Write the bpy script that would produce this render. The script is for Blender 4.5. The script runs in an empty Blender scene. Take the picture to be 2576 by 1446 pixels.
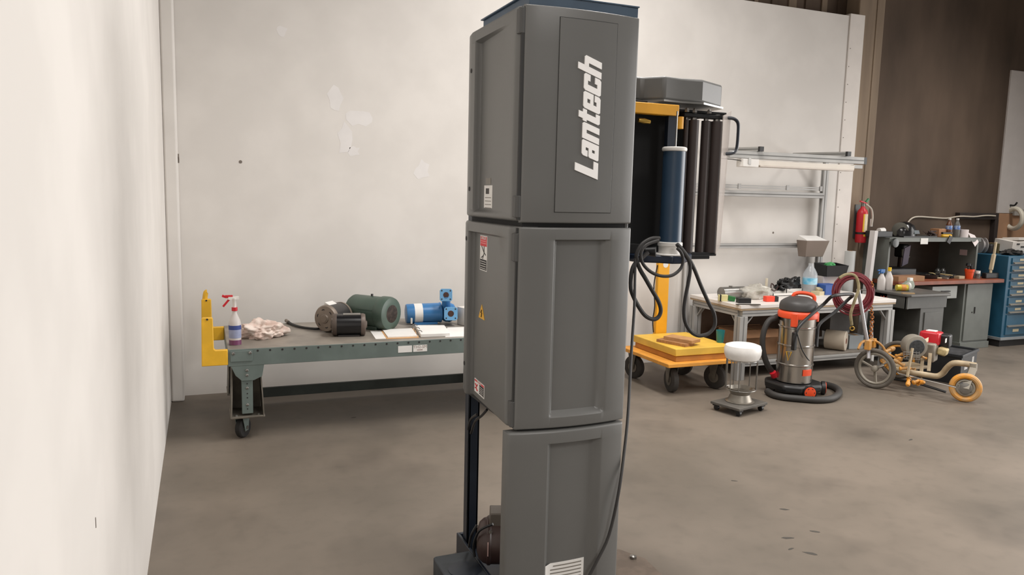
import bpy, bmesh, math, random
from mathutils import Vector, Matrix, noise
random.seed(7)
R = math.radians
SC = bpy.context.scene
COL = SC.collection

# ------------------------------------------------------------------ camera
CAM_H = 1.75
FPX, YAW, PITCH, ROLL = 1900.0, R(22.35), R(6.98), R(1.37)
f0 = Vector((math.sin(YAW), math.cos(YAW), 0)); r0 = Vector((math.cos(YAW), -math.sin(YAW), 0)); zz = Vector((0, 0, 1))
FW = f0 * math.cos(PITCH) - zz * math.sin(PITCH)
u0 = zz * math.cos(PITCH) + f0 * math.sin(PITCH)
RT = r0 * math.cos(ROLL) + u0 * math.sin(ROLL)
UP = -r0 * math.sin(ROLL) + u0 * math.cos(ROLL)
EYE = Vector((0, 0, CAM_H))
cd = bpy.data.cameras.new('camera'); cam = bpy.data.objects.new('camera', cd); COL.objects.link(cam)
cd.sensor_width = 36; cd.lens = FPX / 2576 * 36; cd.clip_start = .05
cam.matrix_world = Matrix(((RT.x, UP.x, -FW.x, EYE.x), (RT.y, UP.y, -FW.y, EYE.y), (RT.z, UP.z, -FW.z, EYE.z), (0, 0, 0, 1)))
SC.camera = cam

# measured points of the photograph turned into places of the room
def ray(x, y): return FW * FPX + RT * (x - 1288) - UP * (y - 723)
def fl(x, y, z=0.0):
    d = ray(x, y); return EYE + d * ((z - CAM_H) / d.z)
def at(x, y, Y):
    d = ray(x, y); return EYE + d * (Y / d.y)

# ------------------------------------------------------------------ world, lamps, exposure
wd = bpy.data.worlds.new('world'); SC.world = wd; wd.use_nodes = True
wd.node_tree.nodes['Background'].inputs[0].default_value = (1.0, .96, .92, 1)
wd.node_tree.nodes['Background'].inputs[1].default_value = .21
def area(name, loc, sx, sy, power, spread=150, col=(1, .962, .925), rot=(0, 0, 0)):
    l = bpy.data.lights.new(name, 'AREA'); l.shape = 'RECTANGLE'; l.size = sx; l.size_y = sy
    l.energy = power; l.color = col; l.spread = R(spread)
    o = bpy.data.objects.new(name, l); o.location = loc; o.rotation_euler = rot; COL.objects.link(o); return o
area('ceiling_and_fill_lamp', (1.4, 2.8, 5.4), .8, 2.4, 44, 130)
area('ceiling_and_fill_lamp', (3.3, 4.3, 5.4), .8, 2.4, 135, 140)
area('ceiling_and_fill_lamp', (6.0, 1.2, 5.4), .8, 2.4, 120, 115)
area('ceiling_and_fill_lamp', (2.4, -2.4, 5.4), .8, 2.4, 160, 150)  # added fill behind the camera, brightens the mast front; no known fixture
area('ceiling_and_fill_lamp', (8.9, 4.1, 5.4), .8, 2.4, 105, 112)  # added fill for the lower concrete wall and bench; source unseen
area('dock_door_daylight', (11.0, .6, 2.1), 9.0, 4.0, 335, 125, (1, .97, .945), (R(90), 0, R(90)))
vs = SC.view_settings
vs.view_transform = 'Standard'; vs.look = 'None'; vs.gamma = 1; vs.exposure = 0.2; vs.use_curve_mapping = False

# ------------------------------------------------------------------ materials
def lin(c):
    c = c / 255.0
    return c / 12.92 if c <= .04045 else ((c + .055) / 1.055) ** 2.4
_m = {}
def M(name, rgb, rough=.5, metal=0., var=.10, scale=6., bump=0., rgb2=None, detail=4., stretch=None, alpha=1., trans=0., emit=0., lo=.42, hi=.62, coat=0.):
    if name in _m: return _m[name]
    m = bpy.data.materials.new(name); m.use_nodes = True; nt = m.node_tree; b = nt.nodes['Principled BSDF']
    c = tuple(lin(v) for v in rgb)
    b.inputs['Roughness'].default_value = rough; b.inputs['Metallic'].default_value = metal
    if coat: b.inputs['Coat Weight'].default_value = coat
    if alpha < 1: b.inputs['Alpha'].default_value = alpha
    if trans: b.inputs['Transmission Weight'].default_value = trans
    c2 = tuple(lin(v) for v in rgb2) if rgb2 else tuple(max(0, v * (1 - var * 2)) for v in c)
    if var or rgb2:
        tc = nt.nodes.new('ShaderNodeTexCoord'); mp = nt.nodes.new('ShaderNodeMapping'); nz = nt.nodes.new('ShaderNodeTexNoise')
        rp = nt.nodes.new('ShaderNodeValToRGB')
        nz.inputs['Scale'].default_value = scale; nz.inputs['Detail'].default_value = detail
        if stretch: mp.inputs['Scale'].default_value = stretch
        nt.links.new(tc.outputs['Object'], mp.inputs[0]); nt.links.new(mp.outputs[0], nz.inputs['Vector'])
        nt.links.new(nz.outputs['Fac'], rp.inputs[0])
        rp.color_ramp.elements[0].position = lo; rp.color_ramp.elements[1].position = hi
        rp.color_ramp.elements[0].color = c2 + (1,); rp.color_ramp.elements[1].color = c + (1,)
        nt.links.new(rp.outputs[0], b.inputs['Base Color'])
        if bump:
            n2 = nt.nodes.new('ShaderNodeTexNoise'); n2.inputs['Scale'].default_value = scale * 25; bp = nt.nodes.new('ShaderNodeBump')
            bp.inputs['Strength'].default_value = bump; bp.inputs['Distance'].default_value = .002
            nt.links.new(tc.outputs['Object'], n2.inputs['Vector']); nt.links.new(n2.outputs['Fac'], bp.inputs['Height']); nt.links.new(bp.outputs[0], b.inputs['Normal'])
    else:
        b.inputs['Base Color'].default_value = c + (1,)
    m.diffuse_color = c + (1,); _m[name] = m; return m

# ------------------------------------------------------------------ mesh helpers
def axis_frame(d):
    d = Vector(d).normalized(); a = Vector((0, 0, 1)) if abs(d.z) < .9 else Vector((1, 0, 0))
    x = a.cross(d).normalized(); return x, d.cross(x), d
class MB:
    def __init__(s): s.v = []; s.f = []
    def add(s, vs, fs):
        n = len(s.v); s.v += [Vector(p) for p in vs]; s.f += [[i + n for i in q] for q in fs]; return s
    def box(s, x0, x1, y0, y1, z0, z1):
        return s.add([(x, y, z) for z in (z0, z1) for (x, y) in ((x0, y0), (x1, y0), (x1, y1), (x0, y1))],
                     [(3, 2, 1, 0), (4, 5, 6, 7), (0, 1, 5, 4), (1, 2, 6, 5), (2, 3, 7, 6), (3, 0, 4, 7)])
    def obox(s, c, size, rz=0., rx=0., ry=0.):
        m = Matrix.Rotation(rz, 3, 'Z') @ Matrix.Rotation(ry, 3, 'Y') @ Matrix.Rotation(rx, 3, 'X'); c = Vector(c); h = Vector(size) / 2
        return s.add([c + m @ Vector((x * h.x, y * h.y, z * h.z)) for z in (-1, 1) for (x, y) in ((-1, -1), (1, -1), (1, 1), (-1, 1))],
                     [(3, 2, 1, 0), (4, 5, 6, 7), (0, 1, 5, 4), (1, 2, 6, 5), (2, 3, 7, 6), (3, 0, 4, 7)])
    def hexa(s, p):   # 8 points, bottom loop then top loop
        return s.add(p, [(3, 2, 1, 0), (4, 5, 6, 7), (0, 1, 5, 4), (1, 2, 6, 5), (2, 3, 7, 6), (3, 0, 4, 7)])
    def beam(s, a, b, w, h):
        a = Vector(a); b = Vector(b); x, y, d = axis_frame(b - a)
        return s.hexa([p + x * (i * w / 2) + y * (j * h / 2) for p in (a, b) for (i, j) in ((-1, -1), (1, -1), (1, 1), (-1, 1))])
    def lathe(s, prof, c, d=(0, 0, 1), n=24, sx=1., sy=1.):
        x, y, d = axis_frame(d)
        if abs(d.z) > .99: x, y = Vector((1, 0, 0)), Vector((0, 1, 0)) * (1 if d.z > 0 else -1)
        c = Vector(c); vs = []
        for (r, h) in prof:
            for k in range(n):
                a = 2 * math.pi * k / n; vs.append(c + d * h + x * (r * sx * math.cos(a)) + y * (r * sy * math.sin(a)))
        fs = []
        for i in range(len(prof) - 1):
            for k in range(n):
                a, b = i * n + k, i * n + (k + 1) % n; fs.append((a, b, b + n, a + n))
        if prof[0][0] > 1e-5: fs.append(tuple(range(n))[::-1])
        if prof[-1][0] > 1e-5: fs.append(tuple(range((len(prof) - 1) * n, len(prof) * n)))
        return s.add(vs, fs)
    def cyl(s, a, b, r, r2=None, n=16):
        a = Vector(a); b = Vector(b); return s.lathe([(r, 0), (r if r2 is None else r2, (b - a).length)], a, b - a, n)
    def tube(s, pts, r, n=8, closed=False, smooth=4):
        pts = [Vector(p) for p in pts]
        if smooth:
            q = []; m = len(pts); rng = range(m) if closed else range(m - 1)
            for i in rng:
                p1, p2 = pts[i], pts[(i + 1) % m]
                p0 = pts[i - 1] if (closed or i) else p1; p3 = pts[(i + 2) % m] if (closed or i + 2 < m) else p2
                for k in range(smooth):
                    t = k / smooth; t2, t3 = t * t, t * t * t
                    q.append(.5 * ((2 * p1) + (p2 - p0) * t + (2 * p0 - 5 * p1 + 4 * p2 - p3) * t2 + (3 * p1 - p0 - 3 * p2 + p3) * t3))
            if not closed: q.append(pts[-1])
            pts = q
        m = len(pts); vs = []; ref = None
        for i, p in enumerate(pts):
            d = (pts[(i + 1) % m] - pts[i - 1]) if (closed or 0 < i < m - 1) else (pts[1] - pts[0] if i == 0 else pts[-1] - pts[-2])
            d = d.normalized()
            if ref is None: ref = axis_frame(d)[0]
            x = (ref - d * ref.dot(d)).normalized(); y = d.cross(x); ref = x
            vs += [p + x * (r * math.cos(2 * math.pi * k / n)) + y * (r * math.sin(2 * math.pi * k / n)) for k in range(n)]
        fs = []
        for i in range(m if closed else m - 1):
            for k in range(n):
                a, b = i * n + k, i * n + (k + 1) % n; c, e = ((i + 1) % m) * n + (k + 1) % n, ((i + 1) % m) * n + k
                fs.append((a, b, c, e))
        if not closed: fs += [tuple(range(n))[::-1], tuple(range((m - 1) * n, m * n))]
        return s.add(vs, fs)
    def ring(s, c, d, R_, r, n=28, m=8):
        x, y, d = axis_frame(d); c = Vector(c)
        return s.tube([c + x * (R_ * math.cos(2 * math.pi * k / n)) + y * (R_ * math.sin(2 * math.pi * k / n)) for k in range(n)], r, m, True, 0)
    def prism(s, poly, a, b, f):   # poly of (p,q); f(p,q,h)->point
        n = len(poly); return s.add([f(p, q, a) for p, q in poly] + [f(p, q, b) for p, q in poly],
            [tuple(range(n))[::-1], tuple(range(n, 2 * n))] + [(i, (i + 1) % n, (i + 1) % n + n, i + n) for i in range(n)])
    def blob(s, c, r, nz=.3, fr=3., sub=3, seed=0, flat=None):
        bm = bmesh.new(); bmesh.ops.create_icosphere(bm, subdivisions=sub, radius=1); c = Vector(c)
        vs = []
        for v in bm.verts:
            k = 1 + nz * noise.noise(v.co * fr + Vector((seed, seed * 2, 0))) + nz * .5 * noise.noise(v.co * fr * 2.3 + Vector((seed, 0, 5)))
            p = c + Vector((v.co.x * r[0], v.co.y * r[1], v.co.z * r[2])) * k
            if flat is not None: p.z = max(p.z, flat)
            vs.append(p)
        fs = [[v.index for v in f.verts] for f in bm.faces]; bm.free(); return s.add(vs, fs)
    def mesh(s, name, inv=None, smooth=35):
        me = bpy.data.meshes.new(name); me.from_pydata([(inv @ p if inv else p) for p in s.v], [], s.f)
        bm = bmesh.new(); bm.from_mesh(me); bmesh.ops.recalc_face_normals(bm, faces=bm.faces); bm.to_mesh(me); bm.free()
        if smooth: me.shade_smooth(); me.set_sharp_from_angle(angle=R(smooth))
        return me
    def build(s, name, mat, parent=None, bevel=0., smooth=35, label=None, seg=2, origin=None):
        inv = None; root = parent
        while root is not None and root.parent is not None: root = root.parent
        if root is not None: inv = root.matrix_basis.inverted()
        elif origin is not None: inv = Matrix.Translation(Vector(origin)).inverted()
        o = bpy.data.objects.new(name, s.mesh(name, inv, smooth)); COL.objects.link(o)
        if mat: o.data.materials.append(mat)
        if parent: o.parent = parent
        elif origin is not None: o.location = origin
        if bevel:
            b = o.modifiers.new('bevel', 'BEVEL'); b.width = bevel; b.segments = seg; b.limit_method = 'ANGLE'; b.angle_limit = R(40)
        if label: o['label'] = label
        return o
def thing(name, label, cat, loc=(0, 0, 0), rz=0., group=None):
    o = bpy.data.objects.new(name, None); COL.objects.link(o); o.empty_display_size = .1
    o.matrix_basis = Matrix.Translation(Vector(loc)) @ Matrix.Rotation(rz, 4, 'Z')
    o['label'] = label; o['category'] = cat
    if group: o['group'] = group
    return o
def solo(mb, name, mat, label, cat, group=None, bevel=0., smooth=35, seg=2):
    lo = [min(p[i] for p in mb.v) for i in range(3)]; hi = [max(p[i] for p in mb.v) for i in range(3)]
    o = mb.build(name, mat, None, bevel, smooth, None, seg, origin=((lo[0] + hi[0]) / 2, (lo[1] + hi[1]) / 2, lo[2]))
    o['label'] = label; o['category'] = cat
    if group: o['group'] = group
    return o
def struct(mb, name, mat, bevel=0.):
    o = mb.build(name, mat, None, bevel); o['kind'] = 'structure'; return o
# flat outlines (letters, marks) as thin solids: polys in (u,v), placed by frame o,u,v
def outline(polys, o, u, v, thick=.002):
    cu = bpy.data.curves.new('outline', 'CURVE'); cu.dimensions = '2D'; cu.fill_mode = 'BOTH'; cu.extrude = thick / 2
    for pl in polys:
        sp = cu.splines.new('POLY'); sp.points.add(len(pl) - 1); sp.use_cyclic_u = True
        for i, (a, b) in enumerate(pl): sp.points[i].co = (a, b, 0, 1)
    return curve_mb(cu, o, u, v, thick)
def text_mb(txt, size, o, u, v, thick=.001, align='CENTER'):
    cu = bpy.data.curves.new('lettering', 'FONT'); cu.body = txt; cu.size = size; cu.extrude = thick / 2; cu.align_x = align; cu.align_y = 'CENTER'; cu.resolution_u = 2
    return curve_mb(cu, o, u, v, thick)
def curve_mb(cu, o, u, v, thick):
    ob = bpy.data.objects.new('tmp', cu); COL.objects.link(ob); bpy.context.view_layer.update()
    me = bpy.data.meshes.new_from_object(ob.evaluated_get(bpy.context.evaluated_depsgraph_get()))
    o = Vector(o); u = Vector(u).normalized(); v = Vector(v).normalized(); n = u.cross(v)
    mb = MB(); mb.add([o + u * p.co.x + v * p.co.y + n * (p.co.z + thick / 2) for p in me.vertices], [list(f.vertices) for f in me.polygons])
    bpy.data.objects.remove(ob); bpy.data.curves.remove(cu); bpy.data.meshes.remove(me); return mb
def copy_tree(o, parent=None):
    c = o.copy(); COL.objects.link(c); c.parent = parent
    for ch in list(o.children): copy_tree(ch, c)
    return c

# ------------------------------------------------------------------ shared materials
WHITE = M('painted_drywall', (223, 219, 214), .85, var=.02, scale=2.2, bump=.05, rgb2=(217, 213, 208))
BLACKP = M('black_plastic', (26, 26, 27), .45, var=.1)
RUBBER = M('dark_rubber', (38, 36, 35), .8, var=.15)
ALU = M('aluminium_extrusion', (166, 165, 162), .5, .2, var=.05)
STEEL = M('bare_steel', (150, 148, 144), .32, .9, var=.08)
CHROME = M('chrome', (205, 203, 200), .14, 1., var=.03)
YELLOW = M('yellow_paint', (228, 176, 40), .5, var=.06, scale=9)
ORANGE = M('orange_plastic', (228, 78, 36), .45, var=.05)
NAVY = M('navy_paint', (30, 38, 50), .4, var=.1)
GREYM = M('moulded_grey_plastic', (102, 102, 100), .38, var=.02, scale=3, bump=.07)
GREYD = M('dark_grey_steel', (86, 88, 88), .5, .3, var=.08)
BENCH = M('bench_grey_enamel', (108, 112, 107), .5, var=.06, scale=5)
PAPER = M('white_paper', (226, 224, 220), .8, var=.02)
WPLAS = M('white_plastic', (222, 219, 214), .4, var=.02)
CARD = M('cardboard', (158, 118, 84), .85, var=.08, scale=7)
RED = M('red_enamel', (196, 32, 44), .35, var=.05)
INK = M('black_ink', (40, 38, 38), .7, var=0)
CLEAR = M('clear_plastic', (225, 228, 230), .12, var=0, alpha=.32)
TAN = M('tan_paint', (176, 158, 128), .5, var=.1, scale=12)
# ================================================================== the setting
WY = 6.8
FLOOR = M('concrete_floor', (116, 106, 95), .5, var=0, scale=.9, detail=7., rgb2=(98, 90, 80), lo=.33, hi=.6)
nt = FLOOR.node_tree; bs = nt.nodes['Principled BSDF']
tc = nt.nodes.new('ShaderNodeTexCoord'); st = nt.nodes.new('ShaderNodeTexNoise'); st.inputs['Scale'].default_value = 1.35; st.inputs['Detail'].default_value = 3
sr = nt.nodes.new('ShaderNodeValToRGB'); sr.color_ramp.elements[0].position = .28; sr.color_ramp.elements[1].position = .46
sr.color_ramp.elements[0].color = (.72, .72, .72, 1); sr.color_ramp.elements[1].color = (1, 1, 1, 1)
sp_ = nt.nodes.new('ShaderNodeTexNoise'); sp_.inputs['Scale'].default_value = 11; sp_.inputs['Detail'].default_value = 6
s2 = nt.nodes.new('ShaderNodeValToRGB'); s2.color_ramp.elements[0].position = .2; s2.color_ramp.elements[1].position = .5
s2.color_ramp.elements[0].color = (.86, .86, .86, 1); s2.color_ramp.elements[1].color = (1, 1, 1, 1)
m1 = nt.nodes.new('ShaderNodeMixRGB'); m1.blend_type = 'MULTIPLY'; m1.inputs[0].default_value = 1
m2 = nt.nodes.new('ShaderNodeMixRGB'); m2.blend_type = 'MULTIPLY'; m2.inputs[0].default_value = 1
src = bs.inputs['Base Color'].links[0].from_socket
nt.links.new(tc.outputs['Object'], st.inputs['Vector']); nt.links.new(tc.outputs['Object'], sp_.inputs['Vector'])
nt.links.new(st.outputs['Fac'], sr.inputs[0]); nt.links.new(sp_.outputs['Fac'], s2.inputs[0])
nt.links.new(src, m1.inputs[1]); nt.links.new(sr.outputs[0], m1.inputs[2]); nt.links.new(m1.outputs[0], m2.inputs[1]); nt.links.new(s2.outputs[0], m2.inputs[2])
nt.links.new(m2.outputs[0], bs.inputs['Base Color'])
struct(MB().box(-.6, 15, -5, 7.3, -.12, 0), 'floor', FLOOR)
struct(MB().box(-.42, -.27, -5, WY + .3, 0, 6.2), 'wall_left', WHITE)
struct(MB().box(-.6, 15, -6, 7.3, 5.9, 6.1), 'ceiling', M('dark_roof_deck', (92, 80, 70), .8, var=.1, scale=2))
wb = struct(MB().box(-.27, 6.86, WY, WY + .12, 0, 3.86), 'wall_back', WHITE)
scuff = M('wall_scuff', (120, 112, 104), .9, var=0)
p = at(605, 407, WY); MB().lathe([(.014, 0), (.014, .001)], p + Vector((0, -.001, 0)), (0, -1, 0), 8).build('scuff_mark', scuff, wb)
p = at(1945, 585, WY); MB().lathe([(.012, 0), (.012, .001)], p + Vector((0, -.001, 0)), (0, -1, 0), 8).build('scuff_mark', scuff, wb)
PT = M('touch_up_paint', (227, 224, 222), .8, var=.02)
for x, y, w, h in ((842, 246, .06, .09), (905, 295, .10, .08), (870, 350, .07, .12), (1062, 430, .07, .09), (708, 78, .05, .04), (890, 380, .05, .05)):
    q = at(x, y, WY); random.seed(x); n = 11
    MB().prism([(q.x + w * (1 + random.uniform(-.35, .35)) * math.cos(2 * math.pi * k / n), q.z + h * (1 + random.uniform(-.35, .35)) * math.sin(2 * math.pi * k / n)) for k in range(n)], WY - .0008, WY + .001, lambda p, r_, h_: (p, h_, r_)).build('paint_patch', PT, wb)
MB().beam((-.2695, 2.09, .885), (-.2695, 2.09, .912), .004, .002).build('scuff_mark', scuff, bpy.data.objects['wall_left'])
FM = M('floor_mark', (66, 62, 56), .8, var=.1)
for x, y, w, a_ in ((1972, 1281, .03, -.5), (2040, 1392, .034, -.9), (1982, 1353, .03, -.3), (2050, 1337, .025, -.7), (1990, 1380, .02, .2), (2290, 1106, .025, .3), (890, 1050, .02, 0), (1846, 1209, .02, -.6)):
    q = fl(x, y); random.seed(x); n = 9
    pl = []
    for k in range(n):
        u1, v1 = w * (1 + random.uniform(-.3, .3)) * math.cos(2 * math.pi * k / n), .35 * w * (1 + random.uniform(-.3, .3)) * math.sin(2 * math.pi * k / n)
        pl.append((q.x + u1 * math.cos(a_) - v1 * math.sin(a_), q.y + u1 * math.sin(a_) + v1 * math.cos(a_)))
    MB().prism(pl, -.001, .0008, lambda p, r_, h_: (p, r_, h_)).build('floor_mark', FM, bpy.data.objects['floor'])
struct(MB().box(-.27, -.17, WY - .19, WY, 0, 6.2), 'trim_1', WHITE, .015)
p = at(441, 398, WY - .1); c_ = MB().obox((-.166, WY - .1, p.z), (.012, .05, .055), 0, .6).build('chipped_patch', scuff, wb)
t2 = struct(MB().box(6.865, 7.085, WY - .012, WY + .14, 0, 3.885), 'trim_2', M('bright_drywall_strip', (228, 222, 216), .85, var=.02), .004)
for k in range(14):
    MB().lathe([(.006, 0), (.006, .001)], (6.89 + .004 * (k % 2), WY - .013, .9 + k * .2), (0, -1, 0), 6).build('screw_head', scuff, t2)
CONC = M('raw_concrete', (104, 87, 73), .85, var=0, scale=1.1, detail=8, rgb2=(72, 59, 48), lo=.3, hi=.68, stretch=(1.6, 1.6, .55), bump=.2)
struct(MB().box(-1.2, 16, 7.06, 7.3, 0, 9), 'wall_rear', CONC)
CONP = M('pilaster_concrete', (150, 132, 112), .85, var=0, scale=1.6, detail=8, rgb2=(116, 101, 86), lo=.3, hi=.66, stretch=(3, 3, .3), bump=.2)
pil = struct(MB().box(7.06, 7.46, 6.86, 7.06, 0, 9), 'trim_3', CONP, .012)
MB().box(7.33, 7.36, 6.852, 6.862, 0, 9).build('form_ridge', CONP, pil, .003)
for k in range(9):
    x = 5.0 + k * .24; MB().box(x, x + .05 + .03 * (k % 3), 7.045, 7.062, 3.7, 9).build('form_ridge', CONP if k % 2 else CONC, bpy.data.objects['wall_rear'], .004)

# ================================================================== stretch wrapper
MX, MY = 1.08, 2.6
W = thing('stretch_wrapper', 'tall grey stretch wrapping machine with white lettering on its mast', 'machine', (1.33, 2.95, 0))
def rnd(s, w, r):
    e = min(s, w - s)
    return r - math.sqrt(max(0, r * r - (r - e) ** 2)) if e < r else 0.
def lines(w, r, extra, n=10):
    a = [0, r * .08, r * .3, r * .6, r, w - r, w - r * .6, w - r * .3, w - r * .08, w] + list(extra) + [r + (w - 2 * r) * k / n for k in range(1, n)]
    a = sorted(a); b = [a[0]]
    for q in a[1:]:
        if q - b[-1] > .0015: b.append(q)
    return b
def sstep(a, b, x):
    t = min(1, max(0, (x - a) / (b - a))); return t * t * (3 - 2 * t)
class Cover:
    def __init__(s, o, u, n, w, h, thick, dep=lambda s_, t: 0., bulge=0., r=.018, lean=0.):
        s.o, s.u, s.n = Vector(o), Vector(u), Vector(n); s.w, s.h, s.th, s.dep, s.bu, s.r = w, h, thick, dep, bulge, r
    def P(s, a, t, off=0.):
        k = s.bu * 4 * (a / s.w) * (1 - a / s.w) - s.dep(a, t) - rnd(a, s.w, s.r) - rnd(t, s.h, s.r * .7)
        return s.o + s.u * a + Vector((0, 0, t)) + s.n * (k + off)
    def mb(s, ex=(), ey=()):
        A, T = lines(s.w, s.r, ex), lines(s.h, s.r * .7, ey, 6); m = MB(); na, ntt = len(A), len(T)
        vs = [s.P(a, t) for t in T for a in A] + [s.o + s.u * a + Vector((0, 0, t)) - s.n * s.th for t in T for a in A]; K = na * ntt; fs = []
        for j in range(ntt - 1):
            for i in range(na - 1):
                q = (j * na + i, j * na + i + 1, (j + 1) * na + i + 1, (j + 1) * na + i)
                fs.append(q); fs.append(tuple(x + K for x in q[::-1]))
        for i in range(na - 1):
            fs.append((i, i + K, i + 1 + K, i + 1)); b = (ntt - 1) * na + i; fs.append((b, b + 1, b + 1 + K, b + K))
        for j in range(ntt - 1):
            a = j * na; fs.append((a, a + na, a + na + K, a + K)); a = j * na + na - 1; fs.append((a, a + K, a + na + K, a + na))
        return m.add(vs, fs)
    def patch(s, a0, a1, t0, t1, off=.0012, n=4, shear=0.):   # a sheet lying on the cover
        m = MB(); vs = []; fs = []
        for lay in (off, 0.0):
            for j in range(n + 1):
                for i in range(n + 1):
                    a = a0 + (a1 - a0) * i / n; t = t0 + (t1 - t0) * j / n + shear * (i / n); vs.append(s.P(a, t, lay))
        K = (n + 1) ** 2
        for j in range(n):
            for i in range(n):
                q = (j * (n + 1) + i, j * (n + 1) + i + 1, (j + 1) * (n + 1) + i + 1, (j + 1) * (n + 1) + i); fs.append(q); fs.append(tuple(x + K for x in q[::-1]))
        for i in range(n):
            fs.append((i, i + K, i + 1 + K, i + 1)); b = n * (n + 1) + i; fs.append((b, b + 1, b + 1 + K, b + K))
        for j in range(n):
            a = j * (n + 1); fs.append((a, a + n + 1, a + n + 1 + K, a + K)); a += n; fs.append((a, a + K, a + n + 1 + K, a + n + 1))
        return m.add(vs, fs)
def recess(w, h, l0, r0_, b0, t0, D=.028, flare=.0):
    def f(a, t):
        q = 1 - t / h; L = l0 - flare * q; Rr = r0_
        kx = min(sstep(L, L + .022, a), 1 - sstep(Rr - .045, Rr, a)); kt = min(sstep(b0, b0 + .022, t), 1 - sstep(t0 - .008, t0, t))
        return D * min(kx, kt)
    return f
def side_scoop(w, h, step, end, b0, t0, D=.028):
    def f(a, t):      # a runs from the front edge to the back edge
        k = (a - end) / (step - end)
        if a <= end: k = 0
        if a > step: k = 1 - sstep(step, step + .01, a)
        kt = min(sstep(b0, b0 + .02, t), 1 - sstep(t0 - .008, t0, t))
        return (.021 * (1 - a / .03) if a < .03 else 0.) + D * max(0, k) * kt + (.02 * max(0, (a - (w - .07)) / .07) ** 2)
    return f
FWD, DEP = .480, .606
# front covers
fu = Cover((MX + .014, MY, 1.648), (1, 0, 0), (0, -1, 0), FWD, .787, .013, bulge=.022, r=.010)
f_up = fu.mb().build('upper_front_cover', GREYM, W)
groove = M('panel_groove', (46, 46, 45), .7, var=0)
fu.patch(.131, .375, .04, .752, .0008, 8).build('panel_groove', groove, f_up)
fu.patch(.1335, .3725, .0425, .7495, .0028, 8).build('logo_panel', GREYM, f_up, .0008)
rec = recess(FWD, .78, .135, .39, .042, .735, .028, .0)
fm = Cover((MX + .010, MY - .004, .852), (1, 0, 0), (0, -1, 0), FWD + .004, .78, .013, rec, bulge=.026, r=.010)
EXS = (.135, .139, .143, .147, .152, .157, .345, .355, .365, .375, .383, .39); EYS = (.042, .048, .055, .064, .727, .731, .735)
f_mid = fm.mb(EXS, EYS).build('middle_front_cover', GREYM, W)
frec = recess(FWD, .775, .16, .405, -.3, .735, .028)
flw = Cover((MX - .02, MY - .012, .06), (1, 0, 0), (0, -1, 0), FWD + .029, .784, .05, frec, bulge=.03, r=.012)
f_low = flw.mb((.16, .164, .168, .172, .177, .182, .36, .37, .38, .39, .398, .405), (.727, .731, .735)).build('lower_front_cover', GREYM, W)
# side covers
su_ = Cover((MX, MY + .014, 1.652), (0, 1, 0), (-1, 0, 0), DEP, .783, .10, side_scoop(DEP, .783, .473, .05, .018, .735), r=.02)
s_up = su_.mb((.03, .05, .468, .473, .475, .478, .481, .483), (.018, .022, .027, .034, .038, .727, .731, .735)).build('upper_side_cover', GREYM, W)
sm_ = Cover((MX - .006, MY + .014, .856), (0, 1, 0), (-1, 0, 0), DEP + .01, .778, .10, side_scoop(DEP, .778, .506, .05, -.3, .735), r=.02)
s_mid = sm_.mb((.03, .05, .501, .506, .508, .511, .514, .516), (.727, .731, .735)).build('middle_side_cover', GREYM, W)
# body between the covers, hidden seams
MB().box(MX + .03, MX + .47, MY + .016, MY + DEP - .02, .84, 2.42).build('mast_housing', M('seam_shadow_plastic', (40, 40, 40), .8, var=0), W)
MB().box(MX + .475, MX + .492, MY + .02, MY + DEP, .87, 2.43).build('right_side_cover', GREYM, W, .004)
# hinges
for z0, z1 in ((.862, 1.628), (1.658, 2.425)): MB().box(MX + .004, MX + .024, MY + .0025, MY + .013, z0, z1).build('corner_gap_shade', groove, W)  # dark strip standing in for the shaded gap at the cover corner
HIN = M('hinge_grey_plastic', (74, 74, 73), .5, var=.03)
for z0, z1 in ((2.33, 2.425), (1.665, 1.75), (1.50, 1.61), (.86, .965)):
    m = MB(); m.lathe([(.002, 0), (.0135, .002), (.0135, z1 - z0 - .002), (.002, z1 - z0)], (MX + .010, MY + .014, z0), (0, 0, 1), 12)
    m.box(MX - .002, MX + .03, MY + .006, MY + .040, z0 + .004, z1 - .004); m.build('hinge', HIN, W, .002)
# screw holes on the side covers
for cv, lst in ((su_, ((.527, .12), (.527, .62))), (sm_, ((.54, .70), (.54, .14)))):
    for a, t in lst:
        p = cv.P(a, t, .0); MB().lathe([(.010, -.003), (.010, .0012)], p, (-1, 0, 0), 10).build('screw_hole', INK, s_up if cv is su_ else s_mid)
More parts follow.
